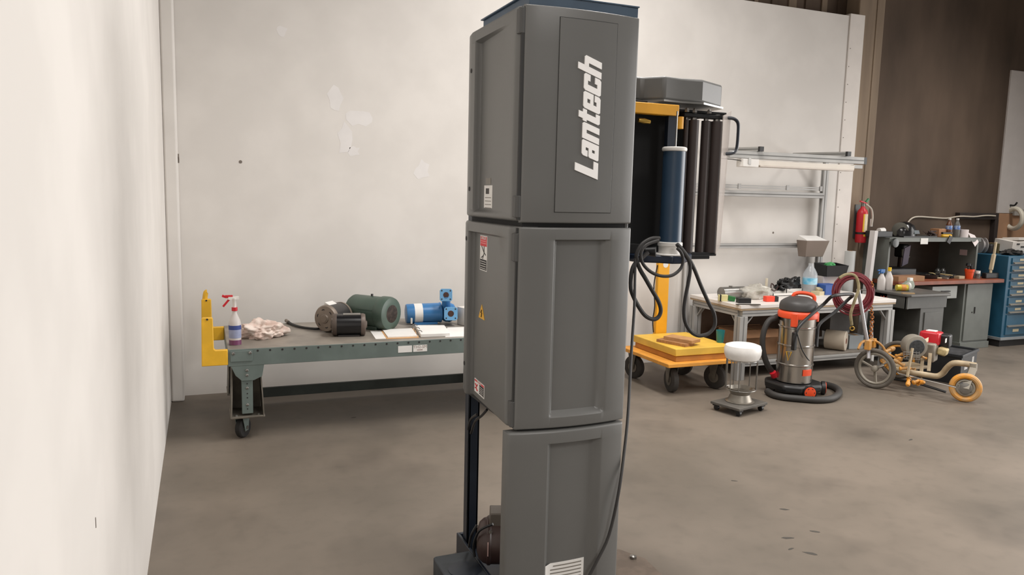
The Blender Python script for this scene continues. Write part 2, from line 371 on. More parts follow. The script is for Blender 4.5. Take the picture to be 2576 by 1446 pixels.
# raised white logo, read from the bottom to the top
def ltr(polys, off): return [[(x + off + .34 * y, y) for x, y in pl] for pl in polys]
S_ = .30
LET = [
 ('L', [[(0, 0), (.84, 0), (.84, .27), (.40, .27), (.40, 1.36), (0, 1.36)]], .93),
 ('a', [[(.06, 0), (.80, 0), (.80, .94), (.72, 1.0), (.08, 1.0), (.0, .92), (0, .66), (.31, .66), (.31, .78), (.46, .78), (.46, .60), (.06, .60), (0, .54), (0, .06)], [(.31, .22), (.46, .22), (.46, .40), (.31, .40)]], .86),
 ('n', [[(0, 0), (.32, 0), (.32, .76), (.50, .76), (.50, 0), (.82, 0), (.82, .92), (.74, 1.0), (0, 1.0)]], .88),
 ('t', [[(.10, .08), (.18, 0), (.60, 0), (.60, .24), (.42, .24), (.42, .78), (.60, .78), (.60, 1.0), (.42, 1.0), (.42, 1.24), (.10, 1.24), (.10, 1.0), (0, 1.0), (0, .78), (.10, .78)]], .66),
 ('e', [[(.08, 0), (.76, 0), (.84, .08), (.84, .34), (.52, .34), (.52, .22), (.32, .22), (.32, .42), (.84, .42), (.84, .92), (.76, 1.0), (.08, 1.0), (0, .92), (0, .08)], [(.32, .60), (.52, .60), (.52, .78), (.32, .78)]], .90),
 ('c', [[(.08, 0), (.76, 0), (.84, .08), (.84, .36), (.52, .36), (.52, .22), (.32, .22), (.32, .78), (.52, .78), (.52, .64), (.84, .64), (.84, .92), (.76, 1.0), (.08, 1.0), (0, .92), (0, .08)]], .90),
 ('h', [[(0, 0), (.32, 0), (.32, .76), (.50, .76), (.50, 0), (.82, 0), (.82, .92), (.74, 1.0), (.32, 1.0), (.32, 1.36), (0, 1.36)]], .85)]
LOGO = M('white_lettering', (250, 249, 247), .5, var=0)
lp0 = at(1501, 452, MY - .02); lp1 = at(1513, 143, MY - .02); tot = sum(l[2] for l in LET); XH = (lp1 - lp0).length / (tot + .30)
# each letter is its own part
u_ = Vector((0, 0, 1)); v_ = Vector((-1, 0, 0)); off = 0.
logo = None
ab = lp0.x - fu.o.x
for nm, polys, adv in LET:
    pl = [[(x * XH, y * XH) for x, y in q] for q in ltr(polys, off)]
    mm = outline(pl, (0, 0, 0), u_, v_, .004)
    # lay the letter on the bulged panel
    for i, q in enumerate(mm.v):
        a = ab + q.x; d_ = q.y; mm.v[i] = fu.P(a, lp0.z - fu.o.z + q.z, .0028 + (0.005 if d_ < -.002 else 0.))
    mm.build('letter', LOGO, f_up, label='white raised letter ' + nm)
    off += adv
# stickers
def sticker(cv, par, a0, a1, t0, t1, mat=PAPER, off=.0012, name='sticker', label=None, n=10): return cv.patch(a0, a1, t0, t1, off, n).build(name, mat, par, label=label)
SG = M('faded_grey_sticker', (132, 128, 120), .6, var=.04)
SRED = M('sticker_red', (206, 60, 66), .6, var=0); SYEL = M('sticker_yellow', (226, 170, 40), .5, var=0)
def side_at(cv, x, y):
    p = at(x, y, 2.9); d = ray(x, y); q = EYE + d * ((MX - .012 + .012) / d.x); return q.y - cv.o.y, q.z - cv.o.z
a1, t1 = side_at(su_, 1206, 466); a0, t0 = side_at(su_, 1229, 534); t0 = max(t0, .042)
stk = sticker(su_, s_up, a0, a1, t0 + .0, t1, label='white maker sticker with dark block and text')
sticker(su_, s_up, a0 + .025, a1 - .02, t1 + .004, t1 + .03, SG, name='faded_sticker')
sticker(su_, stk, a0 + .045, a1 - .025, t1 - .035, t1 - .012, M('sticker_dark_print', (70, 66, 64), .7, var=0), .0018, 'printed_block')
for k in range(4): sticker(su_, stk, a0 + .015, a1 - .015, t1 - .052 - k * .014, t1 - .049 - k * .014, SG, .0018, 'printed_line')
# danger sticker, upper
a1, t1 = side_at(sm_, 1200, 582); a0, t0 = side_at(sm_, 1219, 684); t1 = min(t1, .722)
w_, h_ = a1 - a0, t1 - t0
s1 = sticker(sm_, s_mid, a0, a1, t0, t1, label='tall danger sticker with red head and shocked figure')
sticker(sm_, s1, a0 + .005, a1 - .005, t1 - h_ * .30, t1 - .004, SRED, .0018, 'red_header')
sticker(sm_, s1, a0 + .005, a1 - .005, t0 + .004, t0 + h_ * .32, INK, .0018, 'black_text_field')
for k in range(4): sticker(sm_, s1, a0 + .012, a1 - .012, t0 + h_ * (.06 + k * .065), t0 + h_ * (.075 + k * .065), PAPER, .0024, 'printed_line')
def scr(cv, a0, a1, t0, t1, pts):   # sticker-space line to points; x=0 is the camera's left (back edge)
    return [cv.P(a1 + (a0 - a1) * x, t0 + (t1 - t0) * y, .0022) for x, y in pts]
for pts in ([(.25, .70), (.62, .52), (.55, .44), (.20, .36)], [(.60, .70), (.62, .52), (.85, .46)], [(.55, .46), (.42, .34)]):
    MB().tube(scr(sm_, a0, a1, t0, t1, pts), .0015, 5, False, 0).build('figure_mark', INK, s1)
def flat_text(txt, cv, par, a0, a1, t, size, mat, zoff=.0021):
    c = cv.P((a0 + a1) / 2, t, zoff); tx = text_mb(txt, size, c, cv.P(a0, t, zoff) - cv.P(a1, t, zoff), (0, 0, 1), .0004); return tx.build('lettering', mat, par)
flat_text('DANGER', sm_, s1, a0, a1, t1 - h_ * .075, .019, PAPER); 
for k in range(2): sticker(sm_, s1, a0 + .012, a1 - .012, t1 - h_ * (.17 + k * .06), t1 - h_ * (.145 + k * .06), M('sticker_pink', (226, 140, 140), .6, var=0), .0024, 'printed_line')
# yellow triangle with bolt
a1, t1 = side_at(sm_, 1196, 762); a0, t0 = side_at(sm_, 1213, 806)
def tri(cv, a0, a1, t0, t1, o1):
    am = (a0 + a1) / 2; m = MB(); m.add([cv.P(a1, t0, o1), cv.P(a0, t0, o1), cv.P(am, t1, o1), cv.P(a1, t0, 0), cv.P(a0, t0, 0), cv.P(am, t1, 0)], [(0, 1, 2), (5, 4, 3), (0, 3, 4, 1), (1, 4, 5, 2), (2, 5, 3, 0)]); return m
s3 = tri(sm_, a0, a1, t0, t1, .0016).build('warning_triangle', SYEL, s_mid, label='yellow triangular high voltage sticker')
MB().tube(scr(sm_, a0, a1, t0, t1, [(.55, .62), (.42, .42), (.58, .40), (.50, .12)]), .0028, 4, False, 0).build('bolt_mark', INK, s3)
# danger sticker, lower
a1, t1 = side_at(sm_, 1184, 950); a0, t0 = side_at(sm_, 1212, 1018)
t0 = max(t0, .03); h_ = t1 - t0; am = a1 - (a1 - a0) * .5
s4 = sticker(sm_, s_mid, a0, a1, t0, t1, label='white danger sticker with red head and black text')
sticker(sm_, s4, a0 + .004, a1 - .004, t1 - h_ * .2, t1 - .004, SRED, .0018, 'red_header')
sticker(sm_, s4, a0 + .006, am - .003, t0 + .005, t1 - h_ * .22, INK, .0018, 'black_text_field')
for k in range(5): sticker(sm_, s4, a0 + .014, am - .01, t0 + h_ * (.1 + k * .13), t0 + h_ * (.13 + k * .13), PAPER, .0024, 'printed_line')
for pts in ([(.12, .62), (.26, .48), (.20, .36), (.34, .20)], [(.34, .66), (.26, .48)], [(.1, .3), (.2, .38)]):
    MB().tube(scr(sm_, a0, a1, t0, t1, pts), .0028, 5, False, 0).build('figure_mark', SRED, s4)
flat_text('DANGER', sm_, s4, a0, a1, t1 - h_ * .105, .0165, PAPER)
# text sticker on the lower front cover
l0 = at(1369, 1420, MY - .02); l1 = at(1471, 1408, MY - .02)
aa, ab2, tt = l0.x - flw.o.x, l1.x - flw.o.x, l0.z - flw.o.z - .003
s5 = flw.patch(aa, ab2, tt - .16, tt, .0014, 6, .0).build('text_sticker', PAPER, f_low, label='white instruction sticker with lines of print')
for k in range(9): flw.patch(aa + .012 + (.03 if k == 0 else 0), ab2 - .012, tt - .016 - k * .015, tt - .011 - k * .015, .002, 4).build('printed_line', SG, s5)
# mast steel, top cap, base
for x0 in (1.135, 1.47):
    m = MB(); m.box(x0, x0 + .052, 3.25, 3.262, .06, 2.43); m.box(x0, x0 + .01, 3.25, 3.31, .06, 2.43); m.box(x0 + .042, x0 + .052, 3.25, 3.31, .06, 2.43); m.build('mast_channel', NAVY, W, .002)
CAPM = M('slate_blue_paint', (66, 84, 102), .45, var=.05)
MB().box(1.115, 1.572, 2.612, 3.10, 2.43, 2.474).build('top_cap', CAPM, W, .003)
MB().box(1.105, 1.574, 2.606, 3.105, 2.474, 2.479).build('cap_lip', CAPM, W, .001)
BASE = M('worn_navy_steel', (64, 70, 76), .5, .2, var=.2, scale=9)
MB().prism([(.938, 2.72), (1.118, 2.72), (1.118, 3.16), (.95, 3.16), (.938, 3.148)], 0.0, .10, lambda p, q, h: (p, q, h)).build('base_foot', BASE, W, .005)
MB().lathe([(.075, 0), (.075, .002)], (1.04, 3.0, .10), (0, 0, 1), 24).build('foot_recess', NAVY, W)
m = MB(); m.box(1.118, 1.132, 2.62, 3.36, .0, .10); m.box(1.50, 1.515, 2.62, 3.36, 0, .10); m.box(1.132, 1.50, 3.34, 3.36, 0, .10); m.box(1.132, 1.5, 2.62, 3.34, .0, .012); m.build('base_frame', NAVY, W, .003)
PLATE = M('scuffed_floor_plate', (124, 110, 98), .5, .3, var=.15, scale=10)
MB().prism([(1.3, 2.3), (1.80, 2.3), (1.91, 2.62), (1.93, 2.93), (1.86, 3.06), (1.56, 3.10), (1.55, 2.62), (1.3, 2.6)], 0.0, .035, lambda p, q, h: (p, q, h)).build('base_plate', PLATE, W, .004)
MB().lathe([(.018, 0), (.018, .012), (.008, .016)], (1.875, 2.95, .035), (0, 0, 1), 6).build('bolt', STEEL, W)
# drive motor inside the base
MOT = M('maroon_motor_paint', (72, 54, 50), .4, var=.12)
ax = Vector((.93, -.36, 0)).normalized(); c = Vector((1.125, 3.085, .185)); ra_ = math.atan2(ax.y, ax.x)
mo = MB().lathe([(.05, 0), (.08, .01), (.098, .03), (.104, .05), (.104, .24), (.09, .27)], c, ax, 28).build('drive_motor', MOT, W)
MB().lathe([(.104, .045), (.109, .05), (.109, .06), (.104, .066)], c, ax, 28).build('motor_band', MOT, mo)
MB().obox(c + ax * .115 + Vector((0, 0, .115)), (.12, .10, .065), ra_).build('junction_box', M('junction_box_grey', (104, 96, 88), .5, var=.1), mo, .006)
MB().obox(c + ax * .06 + Vector((-.045, -.093, .01)), (.004, .04, .055), ra_).build('motor_label', M('pink_tag', (206, 172, 166), .6, var=0), mo)
MB().lathe([(.03, 0), (.03, .003)], c + ax * .15 + Vector((-.03, -.098, .03)), (-.36, -.93, 0), 16).build('rating_plate', M('worn_brass_plate', (140, 118, 84), .5, var=.1), mo)
for z in (.0, .06): MB().lathe([(.008, 0), (.008, .006)], c + ax * .06 + Vector((-.03, -.08, z + .02)), (-.36, -.93, 0), 8).build('bolt', STEEL, mo)
for pts in ([(1185, 1090, 3.2), (1195, 1060, 3.1), (1212, 1045, 3.0), (1225, 1030, 2.95)], [(1178, 1080, 3.25), (1184, 1055, 3.2), (1200, 1042, 3.05)], [(1200, 1320, 3.1), (1186, 1345, 3.1), (1180, 1375, 3.15)], [(1240, 1318, 2.95), (1206, 1335, 3.0), (1192, 1370, 3.05), (1194, 1400, 3.05)]):
    MB().tube([at(*q) for q in pts], .006, 6).build('wiring', BLACKP, W)

# ------------------------------------------------------------------ film carriage
HOOD = M('hood_grey_plastic', (98, 98, 96), .45, var=.03)
xy = lambda p, q, h: (p, q, h)
MB().prism([(1.62, 3.16), (1.95, 3.18), (2.025, 3.10), (2.13, 3.115), (2.24, 3.10), (2.43, 3.20), (2.44, 3.26), (2.43, 3.55), (1.62, 3.55)], 2.212, 2.322, xy).build('carriage_hood', HOOD, W, .012, seg=3)
MB().prism([(1.62, 3.155), (1.95, 3.175), (2.02, 3.092), (2.13, 3.107), (2.245, 3.092), (2.438, 3.195), (2.448, 3.26), (2.44, 3.56), (1.62, 3.56)], 2.204, 2.213, xy).build('hood_rim', STEEL, W)
BLK = M('flat_black_paint', (6, 6, 7), .85, var=.08)
YB = M('amber_paint', (224, 160, 36), .5, var=.06)
MB().box(1.70, 2.10, 3.08, 3.13, 2.140, 2.190).build('yellow_arm', YB, W, .004)
MB().box(1.58, 1.95, 3.12, 3.45, 2.16, 2.204).build('carriage_arm', BLK, W, .003); MB().box(1.58, 2.35, 3.12, 3.45, 1.455, 1.475).build('carriage_floor', BLK, W, .003); MB().box(2.10, 2.42, 3.14, 3.42, 2.168, 2.18).build('carriage_top_plate', BLK, W, .003)
MB().box(1.60, 2.262, 3.24, 3.26, 1.475, 2.165).build('carriage_back_panel', BLK, W)
m = MB(); m.box(2.055, 2.105, 3.10, 3.13, 1.48, 2.145); m.build('carriage_post', NAVY, W, .003)
m = MB(); m.cyl((2.14, 3.135, 2.085), (2.14, 3.135, 2.142), .021); m.build('yellow_spacer', YB, W)
MB().lathe([(.010, 0), (.013, .03), (.009, .06)], at(1606, 302, 3.1), (1, -.1, -.1), 12).build('brass_fitting', M('brass', (196, 160, 80), .3, .8, var=.05), W)
ROL = M('brown_black_roller', (56, 45, 42), .5, var=.06)
for x, y, r in ((2.198, 3.16, .012), (2.241, 3.16, .026), (2.316, 3.165, .022), (2.376, 3.16, .032)):
    ro = MB().cyl((x, y, 1.485), (x, y, 2.135), r, n=24).build('roller', ROL, W)
    MB().cyl((x, y, 2.135), (x, y, 2.17), r * .55, n=10).build('roller_shaft', STEEL, ro); MB().cyl((x, y, 2.150), (x, y, 2.163), r * .9, n=12).build('bearing', BLK, ro)
for z_ in (2.155, 1.478): MB().beam((2.16, 3.15, z_), (2.40, 3.16, z_), .05, .018).build('roller_bracket', BLK, W, .003)
for x in (2.17, 2.215, 2.30): MB().lathe([(.012, 0), (.012, .012), (.006, .02)], (x, 3.12, 2.166), (0, 0, 1), 6).build('bolt', STEEL, W)
TUBE = M('blue_mandrel_paint', (44, 66, 88), .35, var=.05)
tx, ty = 2.03, 3.0
md = MB().cyl((tx, ty, 1.545), (tx, ty, 1.967), .0515, n=32).build('film_mandrel', TUBE, W)
MB().lathe([(.046, 0), (.056, .004), (.058, .012), (.056, .019), (.05, .022)], (tx, ty, 1.965), (0, 0, 1), 32).build('mandrel_cap', WPLAS, md)
MB().lathe([(.053, 0), (.053, .034), (.058, .037), (.058, .052), (.05, .056)], (tx, ty, 1.495), (0, 0, 1), 32).build('mandrel_collar', WPLAS, md)
MB().lathe([(.072, 0), (.076, .004), (.072, .009)], (tx, ty, 1.487), (0, 0, 1), 32).build('mandrel_flange', WPLAS, md)
MB().prism([(1.86, 3.2), (1.87, 3.03), (1.95, 2.98), (2.0, 2.925), (2.06, 2.925), (2.10, 2.97), (2.20, 3.06), (2.2, 3.2)], 1.452, 1.488, xy).build('mandrel_plate', M('navy_gloss_paint', (34, 44, 62), .3, var=.05), W, .006)
MB().cyl((tx + .004, ty - .0, 1.985), (tx + .004, ty, 2.15), .004, n=8).build('tension_rod', STEEL, W)
ACR = M('smoked_acrylic', (168, 155, 144), .5, var=0, alpha=.5)
dr = MB().hexa([(2.385, 3.12, 1.478), (2.45, 3.17, 1.525), (2.45, 3.176, 1.525), (2.385, 3.126, 1.478), (2.385, 3.12, 2.16), (2.47, 3.17, 2.195), (2.47, 3.176, 2.195), (2.385, 3.126, 2.16)]).build('clear_door', ACR, W)
hp = [(1815, 297), (1838, 297), (1850, 301), (1857, 312), (1857, 335), (1854, 370), (1848, 382), (1838, 386), (1822, 387)]
MB().tube([at(x, y, 3.155) for x, y in hp], .0085, 8).build('door_handle', NAVY, dr)
# cables hanging in loops from the carriage
def loop(pts, Y): return [at(1570 + x * .2075, 560 + y * .2075, Y if not callable(Y) else Y(i)) for i, (x, y) in enumerate(pts)]
CAB = M('black_cable_sheath', (46, 44, 43), .6, var=.06)
MB().tube(loop([(430, 190), (330, 195), (220, 260), (160, 360), (150, 440), (190, 560), (260, 680), (340, 820), (420, 960), (445, 1070), (410, 1150), (340, 1170), (250, 1120), (160, 990), (95, 850), (80, 760), (90, 600), (130, 500), (210, 430), (290, 360)], 2.9), .0095, 10).build('looped_cable', CAB, W)
MB().tube(loop([(420, 215), (270, 270), (205, 370), (220, 480), (290, 570), (390, 630), (500, 650), (600, 630), (690, 550), (715, 450), (690, 360), (645, 310)], 2.88), .0075, 10).build('looped_cable', CAB, W)
MB().tube(loop([(640, 260), (720, 360), (790, 470), (800, 580), (780, 720), (745, 900), (725, 1060), (740, 1200), (800, 1310), (880, 1365), (960, 1365), (1040, 1330), (1100, 1240), (1090, 1100), (1020, 960), (930, 760), (850, 560), (780, 430), (700, 320), (650, 265)], 2.91), .009, 10).build('looped_cable', CAB, W)
MB().cyl(at(1650, 633, 2.93), at(1622, 632, 2.96), .024, .018).build('cable_plug', BLACKP, W, .003)
cord = [(1598, 650, 2.9), (1597, 710, 2.88), (1596, 770, 2.85), (1590, 860, 2.8), (1586, 930, 2.75), (1580, 1040, 2.66), (1571, 1130, 2.60), (1556, 1240, 2.55), (1532, 1345, 2.545), (1503, 1408, 2.54), (1478, 1455, 2.54)]
MB().tube([at(*q) for q in cord], .0065, 8).build('power_cord', CAB, W)
MB().box(1.60, 1.95, 3.10, 3.2, 1.49, 1.53).build('cable_bracket', BLK, W)

# ================================================================== flat bed cart with motors
CGRN = M('grey_green_enamel', (104, 116, 112), .5, var=.07, scale=7)
CTOP = M('worn_steel_deck', (146, 138, 128), .45, .1, var=.12, scale=5)
C = thing('platform_cart', 'long grey-green steel cart with yellow end brackets along the white wall', 'cart', (1.4, 5.93, 0))
Y0, Y1, X0, X1 = 5.44, 6.42, .14, 2.7
MB().box(X0, X1, Y0 + .002, Y1 - .002, .632, .652).build('deck', CTOP, C, .003)
fb = MB().box(X0, X1, Y0 - .004, Y0 + .016, .532, .650).build('front_rail', CGRN, C, .003)
MB().box(X0, X1, Y1 - .02, Y1, .532, .650).build('rear_rail', CGRN, C, .003)
MB().box(X0, X0 + .02, Y0 + .02, Y1 - .02, .532, .632).build('end_rail', CGRN, C, .003); MB().box(X1 - .02, X1, Y0 + .02, Y1 - .02, .532, .632).build('end_rail', CGRN, C, .003)
for k in range(28):
    x = .335 + k * .0825
    MB().lathe([(.0075, 0), (.0075, .002)], (x, Y0 - .0035, .634), (0, -1, 0), 8).build('rail_hole', INK, fb)
for a, b in ((1001, 1036), (1039, 1074)):
    p, q = at(a, 868, Y0), at(b, 868, Y0); lb = MB().box(p.x, q.x, Y0 - .0065, Y0 - .003, .562, .612).build('rail_label', PAPER, fb, label='white paper label on cart rail')
text_mb('TH2-SM', .032, ((p.x + q.x) / 2, Y0 - .0068, .598), (1, 0, 0), (0, 0, 1), .0004).build('lettering', M('grey_print', (150, 136, 130), .8, var=0), lb)
MB().box(p.x + .03, q.x - .035, Y0 - .0075, Y0 - .0065, .572, .579).build('printed_line', M('grey_print', (150, 136, 130), .8, var=0), lb)
for y in (Y0, Y1 - .05):
    MB().prism([(-.028, .545), (.14, .545), (.14, .652), (.062, .652), (.052, .662), (.05, .872), (.042, .878), (-.014, .878), (-.022, .872)], y - .012, y + .028, lambda p, q, h: (p, h, q)).build('end_bracket', YELLOW, C, .005)
    MB().cyl((.014, y - .0125, .868), (.014, y - .0125 - .004, .868), .007, n=8).build('bracket_scuff', INK, C)
for y in (Y1 - .03,):
    MB().tube([(.0, y, .80), (.004, y, .875), (.012, y, .925), (.022, y, .932)], .02, 10).build('push_post', YELLOW, C)
GAL = M('dirty_galvanised', (122, 116, 106), .5, .5, var=.15, scale=9)
def cart_leg(x, y, s):
    MB().prism([(-.105, .535), (.115, .535), (.1, .45), (.045, .425), (-.035, .425), (-.075, .465)], 0, .012, lambda p, q, h: (x + p, y - .002 + h, q)).build('leg_gusset', CGRN, C, .002)
    po = MB().box(x - .037, x + .037, y + .012, y + .06, .185, .54).build('leg_post', CGRN, C, .003)
    for z in (.50, .465, .37, .25): MB().lathe([(.010, 0), (.010, .004), (.005, .007)], (x, y - .003 if z > .44 else y + .012, z), (0, -1, 0), 8).build('bolt', STEEL, po)
    for z in (.43, .40, .33, .30, .22): MB().lathe([(.005, 0), (.005, .001)], (x, y + .0115, z), (0, -1, 0), 6).build('post_hole', INK, po)
    br = MB().box(x - .115, x + .115, y - .01, y + .24, .158, .172).build('caster_bracket', GAL, C, .003)
    for sx in (-1, 1):
        MB().prism([(-.01, .172), (.24, .172), (.24, .50), (.10, .50), (.0, .30)], 0, .008, lambda p, q, h: (x + sx * .107 - .004 + h - sx * .012 * (q - .172) / .3, y + p, q)).build('bracket_cheek', GAL, br)
    MB().box(x - .1, x + .1, y + .23, y + .24, .172, .5).build('bracket_back', GAL, br)
    for sx in (-.075, .075): MB().lathe([(.012, 0), (.012, .006), (.006, .01)], (x + sx, y + .02, .172), (0, 0, 1), 8).build('bolt', STEEL, br)
    ax = Vector((.82, -.57, 0)); c = Vector((x - .03, y + .08, .072))
    wh = MB().lathe([(.03, -.022), (.066, -.022), (.072, -.014), (.072, .014), (.066, .022), (.03, .022)], c, ax, 28).build('caster_wheel', RUBBER, C)
    for s_ in (-1, 1):
        MB().lathe([(.030, 0), (.030, .004), (.014, .008), (.014, .014)], c + ax * (s_ * .022), ax * s_, 16).build('wheel_hub', STEEL, wh)
        q = c + ax * (s_ * .032); d = Vector((ax.y, -ax.x, 0))
        MB().add([q + d * a + Vector((0, 0, b)) + ax * e for e in (-.002, .002) for a, b in ((-.015, -.02), (.022, -.02), (.05, .084), (-.03, .084))], [(3, 2, 1, 0), (4, 5, 6, 7), (0, 1, 5, 4), (1, 2, 6, 5), (2, 3, 7, 6), (3, 0, 4, 7)]).build('caster_fork', CGRN, wh)
    MB().cyl((x - .02, y + .08, .150), (x - .02, y + .08, .160), .04).build('caster_swivel', GAL, C)
for x in (.262, 2.45):
    for y in (Y0 - .0, 6.10): cart_leg(x, y, 1)
MB().box(.40, 2.34, 6.34, 6.37, .055, .135).build('lower_stretcher', M('shaded_green_enamel', (66, 72, 68), .6, var=.1), C, .003)  # darker than the rails: shade under the deck put into the colour
MB().box(.155, .30, Y0 - .012, Y0 - .004, .565, .64).build('corner_plate', CGRN, C, .002)
for x in (.175, .285): MB().lathe([(.011, 0), (.011, .006), (.005, .009)], (x, Y0 - .012, .625), (0, -1, 0), 8).build('bolt', STEEL, C)
ZD = .652
# spray bottle
bx, by = .195, 5.60
S = thing('spray_bottle', 'spray bottle with red trigger and purple liquid on the cart end', 'spray bottle', (bx, by, ZD))
BOT = M('frosted_plastic', (212, 206, 202), .35, var=.03, alpha=.85)
bo = MB().lathe([(.036, 0), (.041, .006), (.041, .155), (.036, .175), (.024, .205), (.016, .225), (.015, .245)], (bx, by, ZD), n=24).build('bottle', BOT, S)
MB().lathe([(.0418, .004), (.0418, .038)], (bx, by, ZD), n=24).build('purple_liquid', M('purple_liquid', (112, 62, 96), .3, var=.05), S)
la = MB().lathe([(.0420, .052), (.0420, .14)], (bx, by, ZD), n=24).build('bottle_label', M('pale_blue_label', (150, 158, 188), .6, var=.08, scale=20), S)
MB().lathe([(.0424, .112), (.0424, .142)], (bx, by, ZD), n=24).build('label_band', M('deep_blue_print', (52, 70, 132), .6, var=0), la)
MB().cyl((bx, by, ZD + .243), (bx, by, ZD + .268), .02).build('collar', RED, S)
h = MB().lathe([(.012, 0), (.013, .05), (.017, .056), (.017, .066)], (bx, by, ZD + .268), n=12); h.obox((bx - .005, by, ZD + .333), (.07, .024, .02), 0); h.build('spray_head', WPLAS, S)
m = MB(); m.obox((bx - .035, by, ZD + .345), (.05, .02, .02)); m.beam((bx - .03, by, ZD + .33), (bx - .075, by, ZD + .275), .012, .014); m.beam((bx - .055, by, ZD + .342), (bx - .08, by, ZD + .352), .016, .016); m.build('trigger', RED, S, .002)
# rag
solo(MB().blob((.40, 5.86, .70), (.155, .13, .075), .42, 2.4, 5, 3, ZD), 'shop_rag', M('cream_cotton_rag', (226, 212, 202), .95, var=.07, scale=16, rgb2=(204, 180, 168)), 'crumpled cream shop rag beside the spray bottle', 'rag', smooth=75)
# motors
def motor(name, label, c, ax, r, L, body, bell, rz=None):
    T = thing(name, label, 'motor', (c[0], c[1], ZD)); c = Vector(c); ax = Vector(ax).normalized()
    b = MB().lathe([(r * .97, -L / 2 + .03), (r, -L / 2 + .03), (r, L / 2 - .03), (r * .97, L / 2 - .03)], c, ax, 32).build('motor_body', body, T)
    bells = []
    for s in (-1, 1):
        bells.append(MB().lathe([(r * 1.03, 0), (r * 1.03, .018), (r * .95, .032), (r * .35, .038), (r * .3, .046)], c + ax * (s * (L / 2 - .032)), ax * s, 32).build('end_bell', bell, T))
    return T, c, ax, b, bells
DARK = M('dark_motor_paint', (52, 50, 50), .35, var=.06); BELL = M('tan_grey_casting', (140, 128, 116), .5, .3, var=.12)
T, c, ax, b, bl = motor('electric_motor', 'dark motor with pale end bell behind the black motor', (.945, 5.985, .762), (.70, .71, 0), .103, .23, DARK, BELL)
for k in range(6):
    a = k * math.pi / 3 + .3; x_, y_, _ = axis_frame(ax)
    MB().lathe([(.017, 0), (.017, .002)], c - ax * .116 + x_ * (.06 * math.cos(a)) + y_ * (.06 * math.sin(a)) - ax * .0, -ax, 10).build('vent_hole', INK, bl[0])
MB().cyl(c - ax * .12, c - ax * .132, .022).build('shaft_cap', BELL, bl[0])
x_, y_, _ = axis_frame(ax)
MB().obox(c + Vector((-.02, -.015, .098)), (.10, .07, .02), math.atan2(.71, .70), .45).build('rating_plate', PAPER, T)
MB().obox(c + ax * .05 + Vector((.0, .0, -.095)), (.16, .12, .03), math.atan2(.71, .70)).build('motor_foot', DARK, T, .004)
T, c, ax, b, bl = motor('electric_motor', 'small black motor lying on the deck in front of the dark motor', (1.02, 5.745, .737), (.985, -.17, 0), .082, .245, M('gloss_black_paint', (24, 24, 26), .22, var=.05), M('brown_grey_casting', (104, 92, 84), .5, .3, var=.15))
MB().obox(c + Vector((.02, -.012, .0805)), (.13, .045, .006), math.atan2(-.17, .985), .15).build('rating_plate', STEEL, T)
MB().lathe([(.024, 0), (.026, .003)], c - ax * .126, -ax, 14).build('bearing_cap', STEEL, bl[0])
for a in (.7, 2.3, 3.9, 5.5):
    x_, y_, _ = axis_frame(ax); MB().cyl(c - ax * .115 + (x_ * math.cos(a) + y_ * math.sin(a)) * .066, c - ax * .128 + (x_ * math.cos(a) + y_ * math.sin(a)) * .066, .006, n=6).build('bolt', STEEL, bl[0])
MB().obox(c + Vector((0, 0, -.078)), (.16, .10, .012), math.atan2(-.17, .985)).build('motor_foot', DARK, T)
GRN = M('dark_green_motor_paint', (68, 86, 76), .4, var=.06)
T = thing('electric_motor', 'large dark green motor with round fan cover', 'motor', (1.31, 6.06, ZD)); c = Vector((1.255, 6.02, .786)); ax = Vector((.64, -.77, 0)).normalized()
MB().lathe([(.06, -.20), (.115, -.19), (.128, -.17), (.128, .10)], c, ax, 36).build('motor_body', GRN, T)
fc = MB().lathe([(.130, .10), (.136, .11), (.136, .17), (.128, .192), (.10, .20), (.075, .20)], c, ax, 36).build('fan_cover', GRN, T)
MB().lathe([(.076, 0), (.07, .004), (.0, .005)], c + ax * .197, ax, 28).build('fan_grille', M('rusty_dark_grille', (64, 52, 46), .7, .2, var=.3, scale=40), fc)
MB().cyl(c - ax * .19, c - ax * .245, .014).build('shaft', STEEL, T)
x_, y_, _ = axis_frame(ax)
MB().beam(c - ax * .15 + Vector((-.06, -.115, .03)), c + ax * .08 + Vector((-.06, -.115, .03)), .012, .012).build('cooling_seam', GRN, T)
MB().cyl(c + Vector((0, 0, .126)), c + Vector((0, 0, .145)), .010, n=8).build('lifting_lug', DARK, T)
MB().obox(c + Vector((0, 0, -.118)), (.22, .17, .03), math.atan2(ax.y, ax.x)).build('motor_foot', GRN, T, .004)
